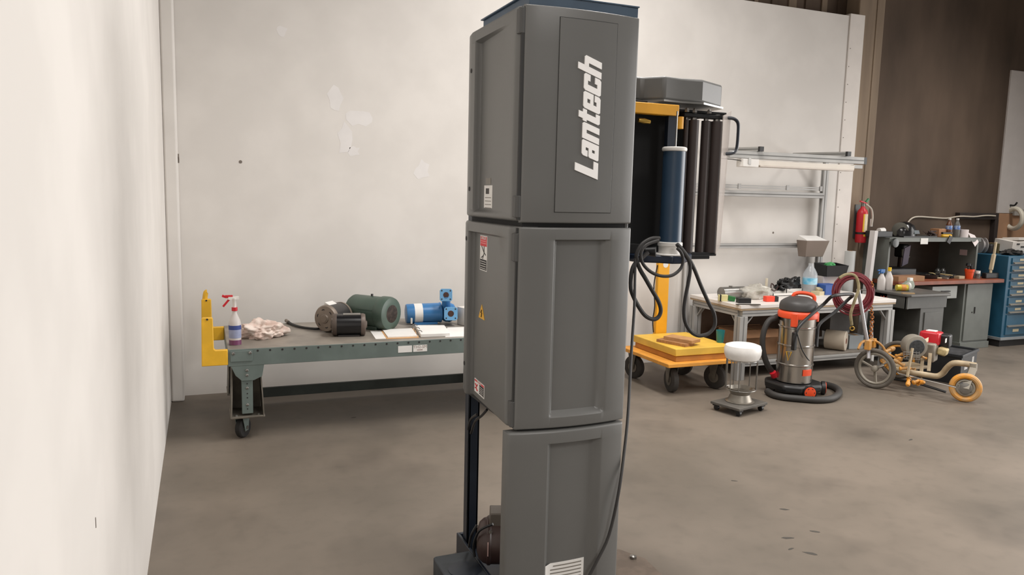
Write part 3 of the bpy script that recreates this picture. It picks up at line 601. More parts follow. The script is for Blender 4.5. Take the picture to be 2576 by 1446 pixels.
# blue pump
BLU = M('blue_enamel', (62, 122, 178), .3, var=.05); BLL = M('light_blue_enamel', (104, 158, 200), .4, var=.08)
c = Vector((1.72, 6.12, .742)); ax = Vector((.97, -.10, .02)).normalized()
T = thing('blue_pump', 'bright blue pump motor with two square pipe flanges', 'pump', (1.75, 6.1, ZD))
MB().lathe([(.055, -.16), (.078, -.155), (.082, -.145), (.082, .125), (.086, .13), (.086, .14), (.06, .145)], c, ax, 32).build('motor_body', BLU, T)
MB().lathe([(.0828, -.09), (.0828, -.022)], c, ax, 32).build('paper_band', PAPER, T)
hd = MB().blob(c + ax * .20, (.07, .075, .085), .12, 2, 3, 4).build('pump_head', BLU, T)
def flange(cc, nn, s, par):
    x, y, d = axis_frame(nn); cc = Vector(cc)
    pl = [(-1, -.75), (-.75, -1), (.75, -1), (1, -.75), (1, .75), (.75, 1), (-.75, 1), (-1, .75)]
    f = MB().prism([(a * s, b * s) for a, b in pl], -.010, .010, lambda p, q, h: cc + x * p + y * q + d * h).build('pipe_flange', BLL, par, .002)
    MB().lathe([(s * .46, 0), (s * .46, .0012)], cc + d * .0102, d, 18).build('flange_bore', M('rusty_bore', (70, 42, 34), .8, var=.2, scale=30), f)
    for a, b in ((-.68, -.68), (.68, -.68), (.68, .68), (-.68, .68)): MB().lathe([(.0065, 0), (.0065, .001)], cc + d * .0102 + x * (a * s) + y * (b * s), d, 8).build('bolt_hole', INK, f)
    return f
vd = Vector((-.25, -.95, .22))
p1, p2 = at(1122, 742, 5.98), at(1134, 789, 5.95)
flange(p1, vd, .052, T); flange(p2, vd, .056, T)
MB().cyl(p1 - vd.normalized() * .006, c + ax * .19, .032, .042).build('pump_neck', BLU, T); MB().cyl(p2 - vd.normalized() * .006, c + ax * .21, .046, .06).build('pump_neck', BLU, T)
MB().obox(c + Vector((0, 0, -.08)), (.2, .12, .02), 0).build('pump_foot', BLU, T)
MB().cyl(at(1035, 800, 6.0), at(1035, 814, 6.0), .008).build('drain_plug', WPLAS, T)
# paperwork
def sheet(name, label, pts, z0, t, mat=PAPER, cat='paper', grp=None):
    return solo(MB().hexa([Vector((p.x, p.y, z0)) for p in pts] + [Vector((p.x, p.y, z0 + t)) for p in pts]), name, mat, label, cat, grp)
f_ = lambda x, y: fl(x, y, ZD)
sheet('paper_sheet', 'flat white sheet at the left edge of the open binder', [f_(945, 853), f_(985, 852), f_(965, 830), f_(931, 833)], ZD, .003)
B = thing('ring_binder', 'open ring binder with thick white pages beside the blue pump', 'binder', f_(1050, 840))
MB().hexa([Vector((p.x, p.y, z)) for z in (ZD, ZD + .004) for p in (f_(972, 853), f_(1054, 850), f_(1042, 827), f_(958, 832))]).build('binder_cover', M('orange_board', (206, 160, 110), .7, var=.05), B)
MB().hexa([Vector((p.x, p.y, z)) for z in (ZD + .004, ZD + .012) for p in (f_(976, 851), f_(1050, 848), f_(1036, 829), f_(962, 832))]).build('page_stack', PAPER, B)
MB().hexa([Vector((p.x, p.y, z)) for z in (ZD, ZD + .028) for p in (f_(1058, 849), f_(1132, 846), f_(1118, 826), f_(1044, 826))]).build('page_stack', PAPER, B, .004)
for k in range(3):
    p = f_(1043 + k * 6, 828 + k * 8); MB().ring(p + Vector((0, 0, .02)), (.3, 1, 0), .022, .003, 14, 6).build('binder_ring', STEEL, B)
sheet('paper_sheet', 'white sheet under the binder next to the mast', [f_(1120, 848), f_(1180, 846), f_(1185, 822), f_(1125, 824)], ZD + .0, .002)
solo(MB().obox((2.10, 5.98, ZD + .075), (.20, .16, .15), .3), 'small_carton', M('white_board', (220, 214, 206), .8, var=.03), 'small white carton on the cart by the blue pump', 'box', bevel=.003)
m = MB().tube([f_(722, 813) + Vector((0, 0, .014)), f_(745, 823) + Vector((0, 0, .012)), f_(775, 829) + Vector((0, 0, .012)), f_(805, 830) + Vector((0, 0, .012)), f_(822, 822) + Vector((0, 0, .012))], .010, 8)
K = thing('motor_lead', 'short black lead lying on the cart deck by the rag', 'cable', f_(770, 828)); m.build('cable', BLACKP, K)
MB().cyl(f_(720, 811) + Vector((0, 0, .016)), f_(726, 815) + Vector((0, 0, .014)), .014).build('gland', BELL, K)
MB().ring(f_(808, 830) + Vector((0, 0, .012)), (1, 0, 0), .014, .003, 12, 6).build('pink_tie', M('pink_plastic', (220, 110, 120), .5, var=0), K)

# ================================================================== scale on a dolly
D = thing('platform_dolly', 'orange wooden platform dolly on four rubber wheels carrying the scale', 'dolly', (4.13, 5.93, 0))
DK = M('orange_painted_wood', (218, 150, 56), .6, var=.08, scale=9)
MB().box(3.77, 4.52, 5.50, 6.34, .268, .302).build('deck', DK, D, .004)
def dolly_wheel(x, y, ang):
    ax = Vector((math.cos(ang), math.sin(ang), 0)); c = Vector((x, y, .112))
    w = MB().lathe([(.05, -.026), (.095, -.03), (.110, -.022), (.112, 0), (.110, .022), (.095, .03), (.05, .026)], c, ax, 32).build('wheel', M('worn_black_tyre', (62, 58, 54), .8, var=.15), D)
    for s in (-1, 1): MB().lathe([(.052, 0), (.052, .004), (.02, .006), (.02, .012)], c + ax * (s * .027), ax * s, 20).build('wheel_hub', GAL, w)
    d = Vector((-ax.y, ax.x, 0))
    for s in (-1, 1):
        q = c + ax * (s * .04); MB().add([q + d * a + Vector((0, 0, b)) + ax * e for e in (-.003, .003) for a, b in ((-.02, -.02), (.02, -.02), (.05, .15), (-.05, .15))], [(3, 2, 1, 0), (4, 5, 6, 7), (0, 1, 5, 4), (1, 2, 6, 5), (2, 3, 7, 6), (3, 0, 4, 7)]).build('caster_fork', GAL, w)
    MB().box(x - .06, x + .06, y - .06, y + .06, .258, .268).build('caster_plate', GAL, D)
dolly_wheel(3.93, 5.68, -.15); dolly_wheel(3.88, 6.24, .3); dolly_wheel(4.40, 5.66, .35); dolly_wheel(4.42, 6.22, .5)
S = thing('platform_scale', 'yellow platform scale with tall column standing on the orange dolly', 'scale', (4.19, 5.92, .302))
MB().box(3.875, 4.49, 5.555, 6.275, .355, .422).build('weighing_plate', M('worn_yellow_paint', (222, 178, 66), .55, var=.08, scale=5), S, .006)
MB().box(3.89, 4.475, 5.57, 6.26, .302, .350).build('scale_frame', M('ochre_paint', (190, 128, 50), .6, var=.1), S, .004)
co = MB().box(4.135, 4.265, 6.285, 6.335, .302, 1.28).build('column', M('amber_column_paint', (232, 166, 28), .45, var=.04), S, .006)
MB().lathe([(.03, 0), (.03, .002)], (4.215, 6.2855, 1.105), (0, -1, 0), 20).build('round_sticker', PAPER, co)
MB().box(4.10, 4.30, 6.27, 6.35, 1.28, 1.42).build('dial_head', M('amber_column_paint', (232, 166, 28)), S, .01)
MB().tube([(4.13, 6.3, 1.1), (4.10, 6.3, .9), (4.12, 6.3, .7), (4.105, 6.3, .55), (4.12, 6.3, .43)], .006, 6).build('scale_cable', BLACKP, S)
WOOD = M('rough_pine', (168, 120, 74), .75, var=.12, scale=14, stretch=(1, 6, 1))
p = fl(1698, 864, .422)
solo(MB().obox((p.x, p.y, .436), (.32, .14, .026), -1.22), 'wood_board', WOOD, 'short wooden board lying flat on the yellow scale, lower of two', 'board', 'wooden boards on the scale', .002)
p = fl(1715, 855, .455)
solo(MB().obox((p.x, p.y, .464), (.30, .15, .030), -1.16), 'wood_board', M('planed_pine', (182, 136, 88), .75, var=.1, scale=14), 'short wooden board stacked on another on the yellow scale, upper of two', 'board', 'wooden boards on the scale', .002)
p = fl(1811, 861, .422)
T = thing('tumbler', 'teal plastic tumbler on the corner of the yellow scale', 'cup', p)
MB().lathe([(.0, 0), (.030, .0), (.032, .004), (.041, .116), (.0385, .116), (.030, .008), (.0, .008)], p, n=24).build('cup_body', M('teal_plastic', (40, 128, 132), .3, var=.04, alpha=.85), T)

# ================================================================== wrapped wire stand on a small dolly
T = thing('small_dolly', 'small black square dolly under the wire stand', 'dolly', (4.135, 4.985, 0), .26)
MB().obox((4.135, 4.985, .064), (.385, .29, .022), .26).build('dolly_plate', M('charcoal_plastic', (88, 84, 78), .7, var=.12, scale=9), T, .004)
ca, sa = math.cos(.26), math.sin(.26)
for a, b in ((-.15, -.11), (.15, -.11), (.15, .11), (-.15, .11)):
    x, y = 4.135 + a * ca - b * sa, 4.985 + a * sa + b * ca
    MB().lathe([(.008, -.014), (.022, -.012), (.0225, 0), (.022, .012), (.008, .014)], (x, y, .0225), (ca, sa, 0), 14).build('caster_wheel', BLACKP, T); MB().obox((x, y, .046), (.05, .05, .014), .26).build('caster_mount', BLACKP, T)
cx, cy = 4.145, 4.99
S = thing('wire_stand', 'wire stand with metal bowl base and white plastic wrapped round top', 'stand', (cx, cy, .075))
MB().lathe([(.115, 0), (.12, .005), (.10, .012), (.085, .05), (.078, .065), (.095, .10), (.104, .118), (.100, .118), (.086, .09), (.05, .075), (.0, .074)], (cx, cy, .075), n=32).build('bowl_base', M('dull_galvanised', (148, 142, 132), .42, .7, var=.1), S)
MB().ring((cx, cy, .185), (0, 0, 1), .125, .004, 28, 6).build('lower_wire_ring', STEEL, S)
for k, a in enumerate((2.6, 2.85, 3.3, 3.9, 5.6, 5.85, .3, 1.4)):
    x, y = cx + .125 * math.cos(a), cy + .125 * math.sin(a)
    MB().tube([(x, y, .185), (x, y, .30), (x, y, .44)], .0045, 6, False, 0).build('wire_rod', STEEL, S)
MB().ring((cx, cy, .43), (0, 0, 1), .125, .004, 28, 6).build('upper_wire_ring', STEEL, S)
MB().lathe([(.0, 0), (.11, .0), (.135, .012), (.15, .05), (.152, .09), (.142, .122), (.115, .132), (.05, .12), (0, .118)], (cx, cy, .432), n=36).build('wrapped_top', M('crinkled_white_film', (230, 228, 224), .3, var=.03, scale=18, bump=.5), S)

# ================================================================== wet and dry vacuum
vx, vy = 5.0, 5.30
V = thing('shop_vacuum', 'stainless steel drum vacuum with orange collar and black head', 'vacuum', (vx, vy, 0))
TANK = M('brushed_stainless', (176, 172, 166), .22, .95, var=.06, scale=3, stretch=(8, 8, .4))
MB().lathe([(.145, 0), (.157, .01), (.158, .16), (.164, .165), (.164, .175), (.158, .18), (.158, .335), (.164, .34), (.164, .35), (.158, .355), (.158, .50), (.164, .505), (.164, .515), (.158, .52), (.158, .60), (.145, .61)], (vx, vy, .115), n=40).build('drum', TANK, V)
MB().lathe([(.16, 0), (.174, .006), (.177, .045), (.170, .06), (.15, .075)], (vx, vy, .705), n=40).build('collar', ORANGE, V)
HEADM = M('charcoal_moulding', (62, 60, 59), .5, var=.06)
hd = MB().lathe([(.16, 0), (.167, .008), (.166, .045), (.158, .07), (.148, .082), (.13, .095), (.09, .118), (.04, .124), (0, .124)], (vx, vy, .775), n=40).build('motor_head', HEADM, V)
MB().tube([(vx - .03, vy + .05, .87), (vx - .02, vy + .04, .915), (vx + .03, vy + .02, .928), (vx + .09, vy - .02, .922), (vx + .125, vy - .05, .90), (vx + .125, vy - .055, .855)], .017, 10).build('carry_handle', ORANGE, hd)
MB().obox((vx - .135, vy - .105, .70), (.06, .026, .12), -.9).build('latch', ORANGE, V, .006); MB().obox((vx + .165, vy - .05, .71), (.026, .06, .08), 0).build('latch', ORANGE, V, .006)
BS = MB(); BS.prism([(-.22, -.12), (-.10, -.21), (.14, -.21), (.24, -.10), (.24, .12), (.12, .22), (-.14, .22), (-.22, .12)], .045, .115, lambda p, q, h: (vx + p, vy + q, h)); BS.build('trolley_base', BLACKP, V, .02)
for x, y, ax in ((vx - .01, vy - .20, (-.30, -.95, 0)), (vx + .225, vy - .11, (.8, -.6, 0))):
    ax = Vector(ax).normalized(); c = Vector((x, y, .062))
    w = MB().lathe([(.05, -.018), (.060, -.016), (.062, 0), (.060, .016), (.05, .018)], c + ax * .02, ax, 26).build('wheel', BLACKP, V)
    MB().lathe([(.052, 0), (.052, .004), (.018, .008)], c + ax * .038, ax, 26).build('wheel_disc', ORANGE, w)
    xx, yy, _ = axis_frame(ax)
    for k in range(6):
        a = k * math.pi / 3; MB().lathe([(.009, 0), (.009, .0015)], c + ax * .0425 + (xx * math.cos(a) + yy * math.sin(a)) * .034, ax, 8).build('wheel_slot', INK, w)
for x, y in ((vx - .17, vy + .10), (vx + .14, vy + .16)):
    MB().lathe([(.02, -.015), (.044, -.014), (.045, 0), (.044, .014), (.02, .015)], (x, y, .045), (1, .3, 0), 18).build('wheel', BLACKP, V)
MB().tube([at(1996, 872, 5.10), at(1998, 852, 5.09), at(2010, 822, 5.09), at(2040, 792, 5.10), at(2072, 765, 5.13), at(2092, 746, 5.05), at(2116, 741, 5.06), at(2141, 740, 5.1), at(2145, 744, 5.25), at(2135, 752, 5.32), at(2100, 785, 5.34), at(2062, 815, 5.33), at(2056, 845, 5.32), at(2054, 872, 5.3)], .015, 10).build('push_handle', BLACKP, V)
q = at(1998, 858, 5.10); MB().obox(q, (.04, .035, .16), .2).build('handle_grip', BLACKP, V, .006)
MB().tube([(vx - .08, vy + .15, .70), at(1950, 799, 5.40), at(1935, 806, 5.40), at(1923, 828, 5.40), at(1918, 858, 5.40), at(1921, 890, 5.40), at(1932, 920, 5.40), at(1950, 945, 5.42)], .026, 12).build('suction_hose', M('ribbed_hose', (52, 50, 48), .6, var=.1), V)
MB().lathe([(.03, 0), (.03, .05)], at(1944, 936, 5.38), (.5, 0, -.85), 14).build('hose_cuff', RED, V)
def on_drum(ang, z, w, h, name, mat, lab=None):
    m = MB(); n = 6; vs = []
    for rr in (.1655, .1585):
        for j in (0, 1):
            for i in range(n + 1):
                a = ang + (i / n - .5) * w / .16; vs.append((vx + rr * math.cos(a), vy + rr * math.sin(a), z + (j - .5) * h))
    K = 2 * (n + 1); fs = []
    for i in range(n): q = (i, i + 1, n + 2 + i, n + 1 + i); fs += [q, tuple(x + K for x in q[::-1]), (i, i + K, i + 1 + K, i + 1), (n + 1 + i, n + 2 + i, n + 2 + i + K, n + 1 + i + K)]
    return m.add(vs, fs).build(name, mat, V, label=lab)
on_drum(R(-88), .225, .10, .055, 'drum_label', ORANGE, 'orange label on the drum')
a_ = R(208)
def dp(da, z): a = R(206) + da / .16; return (vx + .1645 * math.cos(a), vy + .1645 * math.sin(a), z)
MB().tube([dp(-.02, .41), dp(.025, .41), dp(.0, .33)], .004, 5, True, 0).build('warning_mark', YELLOW, V)
MB().tube([at(2003, 830, 5.08), at(2010, 855, 5.07), at(2018, 880, 5.06), at(2030, 900, 5.07), at(2036, 907, 5.08)], .005, 6).build('mains_lead', BLACKP, V)
HO = M('ribbed_hose', (52, 50, 48)); hz = Vector((0, 0, .03))
T = thing('floor_hose', 'loose black vacuum hose curled on the concrete around the vacuum', 'hose', fl(2020, 1005))
ph = [fl(1930, 992) + hz, fl(1945, 1001) + hz, fl(1970, 1007) + hz, fl(2010, 1011) + hz, fl(2050, 1014) + hz, fl(2085, 1012) + hz, fl(2105, 1003) + hz, fl(2110, 991) + hz, fl(2098, 981) + hz, fl(2078, 975) + hz]
MB().tube(ph, .030, 12).build('hose', HO, T); 

# ================================================================== assembly table with extrusion frame
TZ = .745
T = thing('assembly_table', 'white topped aluminium workbench with extrusion frame against the white wall', 'workbench', (5.8, 6.25, 0))
TX0, TX1, TY0, TY1 = 4.79, 6.83, 5.83, 6.66
MB().box(TX0, TX1, TY0, TY1, TZ - .035, TZ).build('table_top', M('white_laminate', (226, 220, 214), .45, var=.04, scale=4), T, .003)
MB().box(TX0 + .002, TX1 - .002, TY0 + .003, TY1 - .003, TZ - .052, TZ - .035).build('plywood_edge', M('plywood_edge', (170, 148, 120), .7, var=.1), T)
def ext(a, b, w=.05, h=.05, name='rail', par=None, mat=None):
    o = MB().beam(a, b, w, h).build(name, mat or ALU, par or T, .002)
    a, b = Vector(a), Vector(b); x, y, d = axis_frame(b - a)
    for v, k in ((x, w), (-x, w), (y, h), (-y, h)):
        q = v * (k / 2 + .0004); MB().beam(a + q, b + q, .010 if abs(v.dot(x)) < .5 else .0016, .0016 if abs(v.dot(x)) < .5 else .010).build('slot', M('slot_shadow', (112, 112, 110), .7, .2, var=0), o)
    return o
z_ = TZ - .085
ext((TX0 + .03, TY0 + .035, z_), (TX1 - .03, TY0 + .035, z_), .05, .06); ext((TX0 + .03, TY1 - .035, z_), (TX1 - .03, TY1 - .035, z_), .05, .06)
ext((TX0 + .035, TY0 + .06, z_), (TX0 + .035, TY1 - .06, z_), .05, .06); ext((TX1 - .035, TY0 + .06, z_), (TX1 - .035, TY1 - .06, z_), .05, .06)
for x in (TX0 + .048, TX1 - .048):
    for y in (TY0 + .048, TY1 - .048):
        ext((x, y, 0), (x, y, z_ - .03), .09, .09, 'leg')
        sx = 1 if x < 5.8 else -1; sy = 1 if y < 6.2 else -1
        MB().beam((x + sx * .04, y, z_ - .13), (x + sx * .13, y, z_ - .03), .03, .012).build('corner_brace', ALU, T); MB().beam((x, y + sy * .04, z_ - .13), (x, y + sy * .13, z_ - .03), .03, .012).build('corner_brace', ALU, T)
MB().box(TX0 + .09, TX1 - .09, TY0 + .10, TY1 - .06, .165, .185).build('lower_shelf', M('dusty_shelf', (128, 120, 110), .7, var=.1), T)
ext((TX0 + .09, TY0 + .10, .14), (TX1 - .09, TY0 + .10, .14), .045, .05, 'shelf_rail')
# wall frame of extrusions
F = thing('extrusion_frame', 'aluminium extrusion frame with rails and top arms behind the workbench', 'frame', (5.7, 6.72, TZ))
LA = M('pale_aluminium', (172, 171, 169), .55, .1, var=.04)
for x in (4.76, 6.585): ext((x, 6.715, 0), (x, 6.715, 2.14), .05, .07, 'upright', F, LA)
ext((4.79, 6.715, 1.258), (6.56, 6.715, 1.258), .035, .05, 'rail', F, LA)
ext((4.79, 6.715, 1.825), (6.56, 6.715, 1.825), .07, .06, 'rail', F, LA)
for z in (1.89, 1.912): MB().beam((4.79, 6.70, z), (6.52, 6.70, z), .014, .014).build('wire_rail', LA, F)
for x in (5.36, 6.02, 6.50): MB().box(x, x + .035, 6.685, 6.70, 1.875, 1.93).build('rail_clip', LA, F)
AY = 6.02
for x in (5.04, 6.16):
    a = ext((x, 6.76, 2.27), (x, AY - .02, 2.25), .045, .045, 'arm', F)
    MB().beam((x, AY - .02, 2.25), (x, AY - .05, 2.25), .047, .047).build('end_cap', BLACKP, a)
a = ext((4.70, AY + .02, 2.192), (6.42, AY + .02, 2.192), .045, .07, 'top_bar', F)
MB().beam((6.42, AY + .02, 2.192), (6.455, AY + .02, 2.192), .047, .072).build('end_cap', BLACKP, a)
for x in (4.76, 6.585): MB().beam((x, 6.715, 2.14), (x, 6.715, 2.26), .045, .045).build('post_cap', ALU, F)
L = thing('strip_light', 'off-white unlit strip light hung under the top bar of the frame', 'light', (5.6, AY + .02, 2.08))
MB().box(4.84, 5.03, AY - .03, AY + .07, 2.075, 2.152).build('ballast_box', WPLAS, L, .003)
MB().box(5.03, 6.28, AY - .015, AY + .055, 2.092, 2.140).build('lamp_housing', M('cream_enamel', (216, 208, 196), .45, var=.02), L, .004)
MB().box(5.06, 6.27, AY - .02, AY + .06, 2.078, 2.094).build('diffuser', M('milky_diffuser', (196, 186, 176), .4, var=.02), L, .004)
MB().box(6.28, 6.40, AY - .005, AY + .045, 2.11, 2.145).build('end_bracket', ALU, L); MB().box(4.90, 4.93, AY - .035, AY - .03, 2.10, 2.16).build('hanger', STEEL, L)
MB().tube([(4.84, AY, 2.13), (4.74, AY, 2.14), (4.62, AY + .02, 2.145)], .004, 6).build('supply_lead', BLACKP, L)
P_ = thing('document_pocket', 'smoky trapezoid wall pocket holding white paper on the frame upright', 'holder', (6.41, 6.6, 1.14))
m = MB().hexa([(6.235, 6.56, 1.14), (6.49, 6.56, 1.14), (6.49, 6.672, 1.14), (6.235, 6.672, 1.14), (6.195, 6.51, 1.325), (6.525, 6.51, 1.325), (6.525, 6.672, 1.325), (6.195, 6.672, 1.325)])
m.build('pocket_tray', M('smoky_plastic', (134, 120, 110), .35, var=.04), P_, .004)
MB().hexa([(6.21, 6.53, 1.325), (6.51, 6.53, 1.325), (6.51, 6.67, 1.325), (6.21, 6.67, 1.325), (6.22, 6.55, 1.335), (6.49, 6.55, 1.335), (6.49, 6.67, 1.37), (6.22, 6.67, 1.375)]).build('paper_stack', PAPER, P_)
# things on the table
p = fl(1800, 746, TZ)
c0 = Vector((p.x - .06, p.y - .16, TZ + .062)); ca_ = Vector((.93, .05, 0))
K = thing('steel_canister', 'plain steel canister lying on its side at the left of the workbench', 'canister', (c0.x, c0.y, TZ))
MB().lathe([(.054, 0), (.06, .003), (.06, .30), (.05, .303)], c0, ca_, 28).build('canister_body', STEEL, K); MB().cyl(c0 + Vector((.12, 0, .058)), c0 + Vector((.12, 0, .07)), .02).build('port', STEEL, K)
bag = MB().blob(fl(1885, 750, TZ) + Vector((.04, -.03, .06)), (.17, .12, .085), .38, 1.7, 5, 21, TZ)
solo(bag, 'plastic_bag', M('clear_film', (206, 202, 190), .15, var=.06, scale=9, alpha=.5), 'crumpled clear plastic bag in the middle of the workbench', 'bag', smooth=75)
p = fl(1818, 757, TZ)
G = thing('small_vise', 'pale yellow and green plastic clamp tool near the bench front', 'clamp', p, -.45)
R45 = Matrix.Rotation(-.45, 3, 'Z')
def lo(q, o): return o + R45 @ Vector(q)
MB().obox(lo((0, 0, .032), p), (.09, .05, .064), -.45).build('clamp_body', M('pale_yellow_plastic', (214, 206, 150), .5, var=.04), G, .004); MB().obox(lo((-.028, -.001, .032), p), (.014, .052, .066), -.45).build('clamp_strap', BLACKP, G)
MB().obox(lo((.085, 0, .028), p), (.07, .045, .05), -.45, 0, .2).build('clamp_jaw', M('green_plastic', (46, 112, 58), .45, var=.1), G, .006); MB().tube([lo((.04, 0, .03), p), lo((.12, 0, .012), p)], .006, 6, False, 0).build('clamp_screw', STEEL, G)
p = fl(1875, 763, TZ) + Vector((0, .03, 0))
solo(MB().obox(p + Vector((0, 0, .025)), (.13, .07, .05), -.25), 'black_case', BLACKP, 'small black box at the front edge of the workbench', 'box', bevel=.003)
p = fl(1888, 767, TZ)
solo(MB().obox(p + Vector((-.02, .01, .004)), (.24, .035, .008), -.28), 'steel_rule', M('dark_steel', (110, 106, 100), .4, .6, var=.05), 'flat steel bar lying beside the small black box', 'bar')
p = fl(1938, 758, TZ)
K = thing('orange_tool_case', 'bright orange and black block on the workbench by the vacuum', 'box', p); MB().obox(p + Vector((-.02, 0, .028)), (.10, .06, .056), -.1).build('case_body', M('red_orange_plastic', (232, 72, 48), .4, var=.03), K, .005); MB().obox(p + Vector((.05, -.008, .026)), (.045, .06, .052), -.1).build('case_end', BLACKP, K, .004)
for k, (x, y, w, d, h, lab) in enumerate(((1960, 741, .34, .20, .03, 'wide low white tray behind the vacuum head'), (1985, 736, .22, .16, .055, 'white tray with raised rim under the black harness'))):
    p = fl(x, y, TZ); K = thing('parts_tray', lab, 'tray', p + Vector((0, 0, 0)))
    m = MB(); m.box(p.x - w / 2, p.x + w / 2, p.y - d / 2, p.y + d / 2, TZ, TZ + .006); m.build('tray_floor', WPLAS, K)
    for q in ((p.x - w / 2, p.x + w / 2, p.y - d / 2, p.y - d / 2 + .006), (p.x - w / 2, p.x + w / 2, p.y + d / 2 - .006, p.y + d / 2), (p.x - w / 2, p.x - w / 2 + .006, p.y - d / 2, p.y + d / 2), (p.x + w / 2 - .006, p.x + w / 2, p.y - d / 2, p.y + d / 2)): MB().box(*q, TZ, TZ + h).build('tray_side', WPLAS, K)
# black wiring harness
hc = Vector((5.99, 6.53, TZ + .10)); K = thing('wiring_harness', 'tangled black cable bundle heaped at the back of the workbench', 'cables', (hc.x, hc.y, TZ))
random.seed(3)
for k in range(9):
    pts = [hc + Vector((random.uniform(-.15, .16), random.uniform(-.06, .06), random.uniform(-.085, .07))) for _ in range(7)]
    MB().tube(pts, .011, 7).build('cable_loop', BLACKP, K)
MB().blob(hc + Vector((.02, 0, -.02)), (.13, .07, .08), .5, 2.5, 3, 2, TZ).build('cable_mass', BLACKP, K)
p = hc + Vector((-.19, 0, -.02)); MB().tube([p, p + Vector((-.04, 0, .03)), p + Vector((-.06, -.02, -.02)), p + Vector((-.02, -.03, -.05)), p + Vector((.06, 0, 0))], .007, 6).build('cable_loop', M('brown_cable', (64, 40, 36), .5, var=.05), K)
# small green connector strip and pale stick
p = fl(1915, 739, TZ); solo(MB().obox(p + Vector((0, -.02, .02)), (.16, .03, .035), .1), 'connector_strip', M('green_black_plastic', (60, 90, 50), .5, var=.3, scale=30), 'dark green connector strip behind the plastic bag', 'part')
solo(MB().cyl((5.75, 6.60, TZ), (5.75, 6.60, TZ + .16), .014, n=12), 'pale_dowel', M('cream_plastic', (222, 212, 190), .5, var=.02), 'slim cream post standing beside the black cables', 'post')
# water jug
jx, jy = 6.21, 6.44; K = thing('water_jug', 'large clear water jug with light blue label on the workbench', 'bottle', (jx, jy, TZ))
MB().lathe([(.0, 0), (.072, .0), (.078, .01), (.078, .20), (.073, .225), (.05, .27), (.03, .30), (.026, .31), (.026, .335), (.0, .335)], (jx, jy, TZ), n=30).build('jug_body', M('clear_jug_plastic', (210, 214, 218), .12, var=.03, alpha=.42), K)
MB().lathe([(.0786, .105), (.0786, .175)], (jx, jy, TZ), n=30).build('jug_label', M('sky_blue_label', (92, 176, 212), .5, var=.12, scale=12, rgb2=(176, 214, 228)), K)
# bins, boxes right end
BX = Vector((6.555, 6.50, .93)); K = thing('black_bin', 'black open parts bin with a green part sticking out', 'bin', BX, -.12)
rb = Matrix.Rotation(-.12, 3, 'Z')
def bn(x, y, z): return BX + rb @ Vector((x, y, z))
for q in (((-.125, -.10, 0), (.125, -.10, 0), (.125, .10, 0), (-.125, .10, 0), (-.125, -.10, .006), (.125, -.10, .006), (.125, .10, .006), (-.125, .10, .006)),
          ((-.125, -.10, 0), (.125, -.10, 0), (.125, -.094, 0), (-.125, -.094, 0), (-.145, -.12, .125), (.145, -.12, .125), (.145, -.114, .125), (-.145, -.114, .125)),
          ((-.125, .094, 0), (.125, .094, 0), (.125, .10, 0), (-.125, .10, 0), (-.145, .094, .14), (.145, .094, .14), (.145, .10, .14), (-.145, .10, .14)),
          ((-.125, -.10, 0), (-.119, -.10, 0), (-.119, .10, 0), (-.125, .10, 0), (-.145, -.12, .125), (-.139, -.12, .125), (-.139, .10, .14), (-.145, .10, .14)),
          ((.119, -.10, 0), (.125, -.10, 0), (.125, .10, 0), (.119, .10, 0), (.139, -.12, .125), (.145, -.12, .125), (.145, .10, .14), (.139, .10, .14))):
    MB().hexa([bn(*v) for v in q]).build('bin_panel', BLACKP, K)
solo(MB().blob(bn(-.04, -.04, .12), (.065, .05, .035), .35, 3, 3, 5), 'green_part', M('leaf_green_plastic', (70, 160, 92), .5, var=.08), 'light green plastic piece poking out of the black bin', 'part')
solo(MB().obox((6.555, 6.54, TZ + .092), (.25, .16, .182), -.05), 'white_carton', M('pinkish_white_board', (210, 200, 194), .8, var=.03), 'white carton supporting the black bin at the bench end', 'box', bevel=.003)
p = at(2078, 715, 6.38); m = MB(); m.obox((6.385, 6.36, TZ + .055), (.20, .18, .11), -.05)
solo(m, 'blue_box', M('royal_blue_plastic', (44, 84, 156), .45, var=.05), 'royal blue box between the water jug and the red hose', 'box', bevel=.004)
p = fl(2060, 741, TZ); K = thing('beige_adapter', 'beige cut cardboard pieces in front of the blue box', 'cardboard', p)
MB().obox(p + Vector((0, 0, .02)), (.16, .10, .04), .3).build('cardboard_piece', M('beige_board', (204, 190, 156), .8, var=.05), K); MB().obox(p + Vector((.03, .02, .055)), (.09, .06, .03), -.2, .3).build('cardboard_piece', M('beige_board', (204, 190, 156)), K)
# tall roll next to the wall end
K = thing('foam_roll', 'tall white roll of packing film standing at the wall end', 'roll', (7.0, 6.66, 0)); MB().cyl((7.0, 6.66, 0), (7.0, 6.66, 1.195), .06, n=28).build('roll_body', M('milky_film_roll', (206, 208, 206), .35, var=.03), K); MB().cyl((7.0, 6.66, 1.185), (7.0, 6.66, 1.197), .025).build('roll_core', CARD, K)
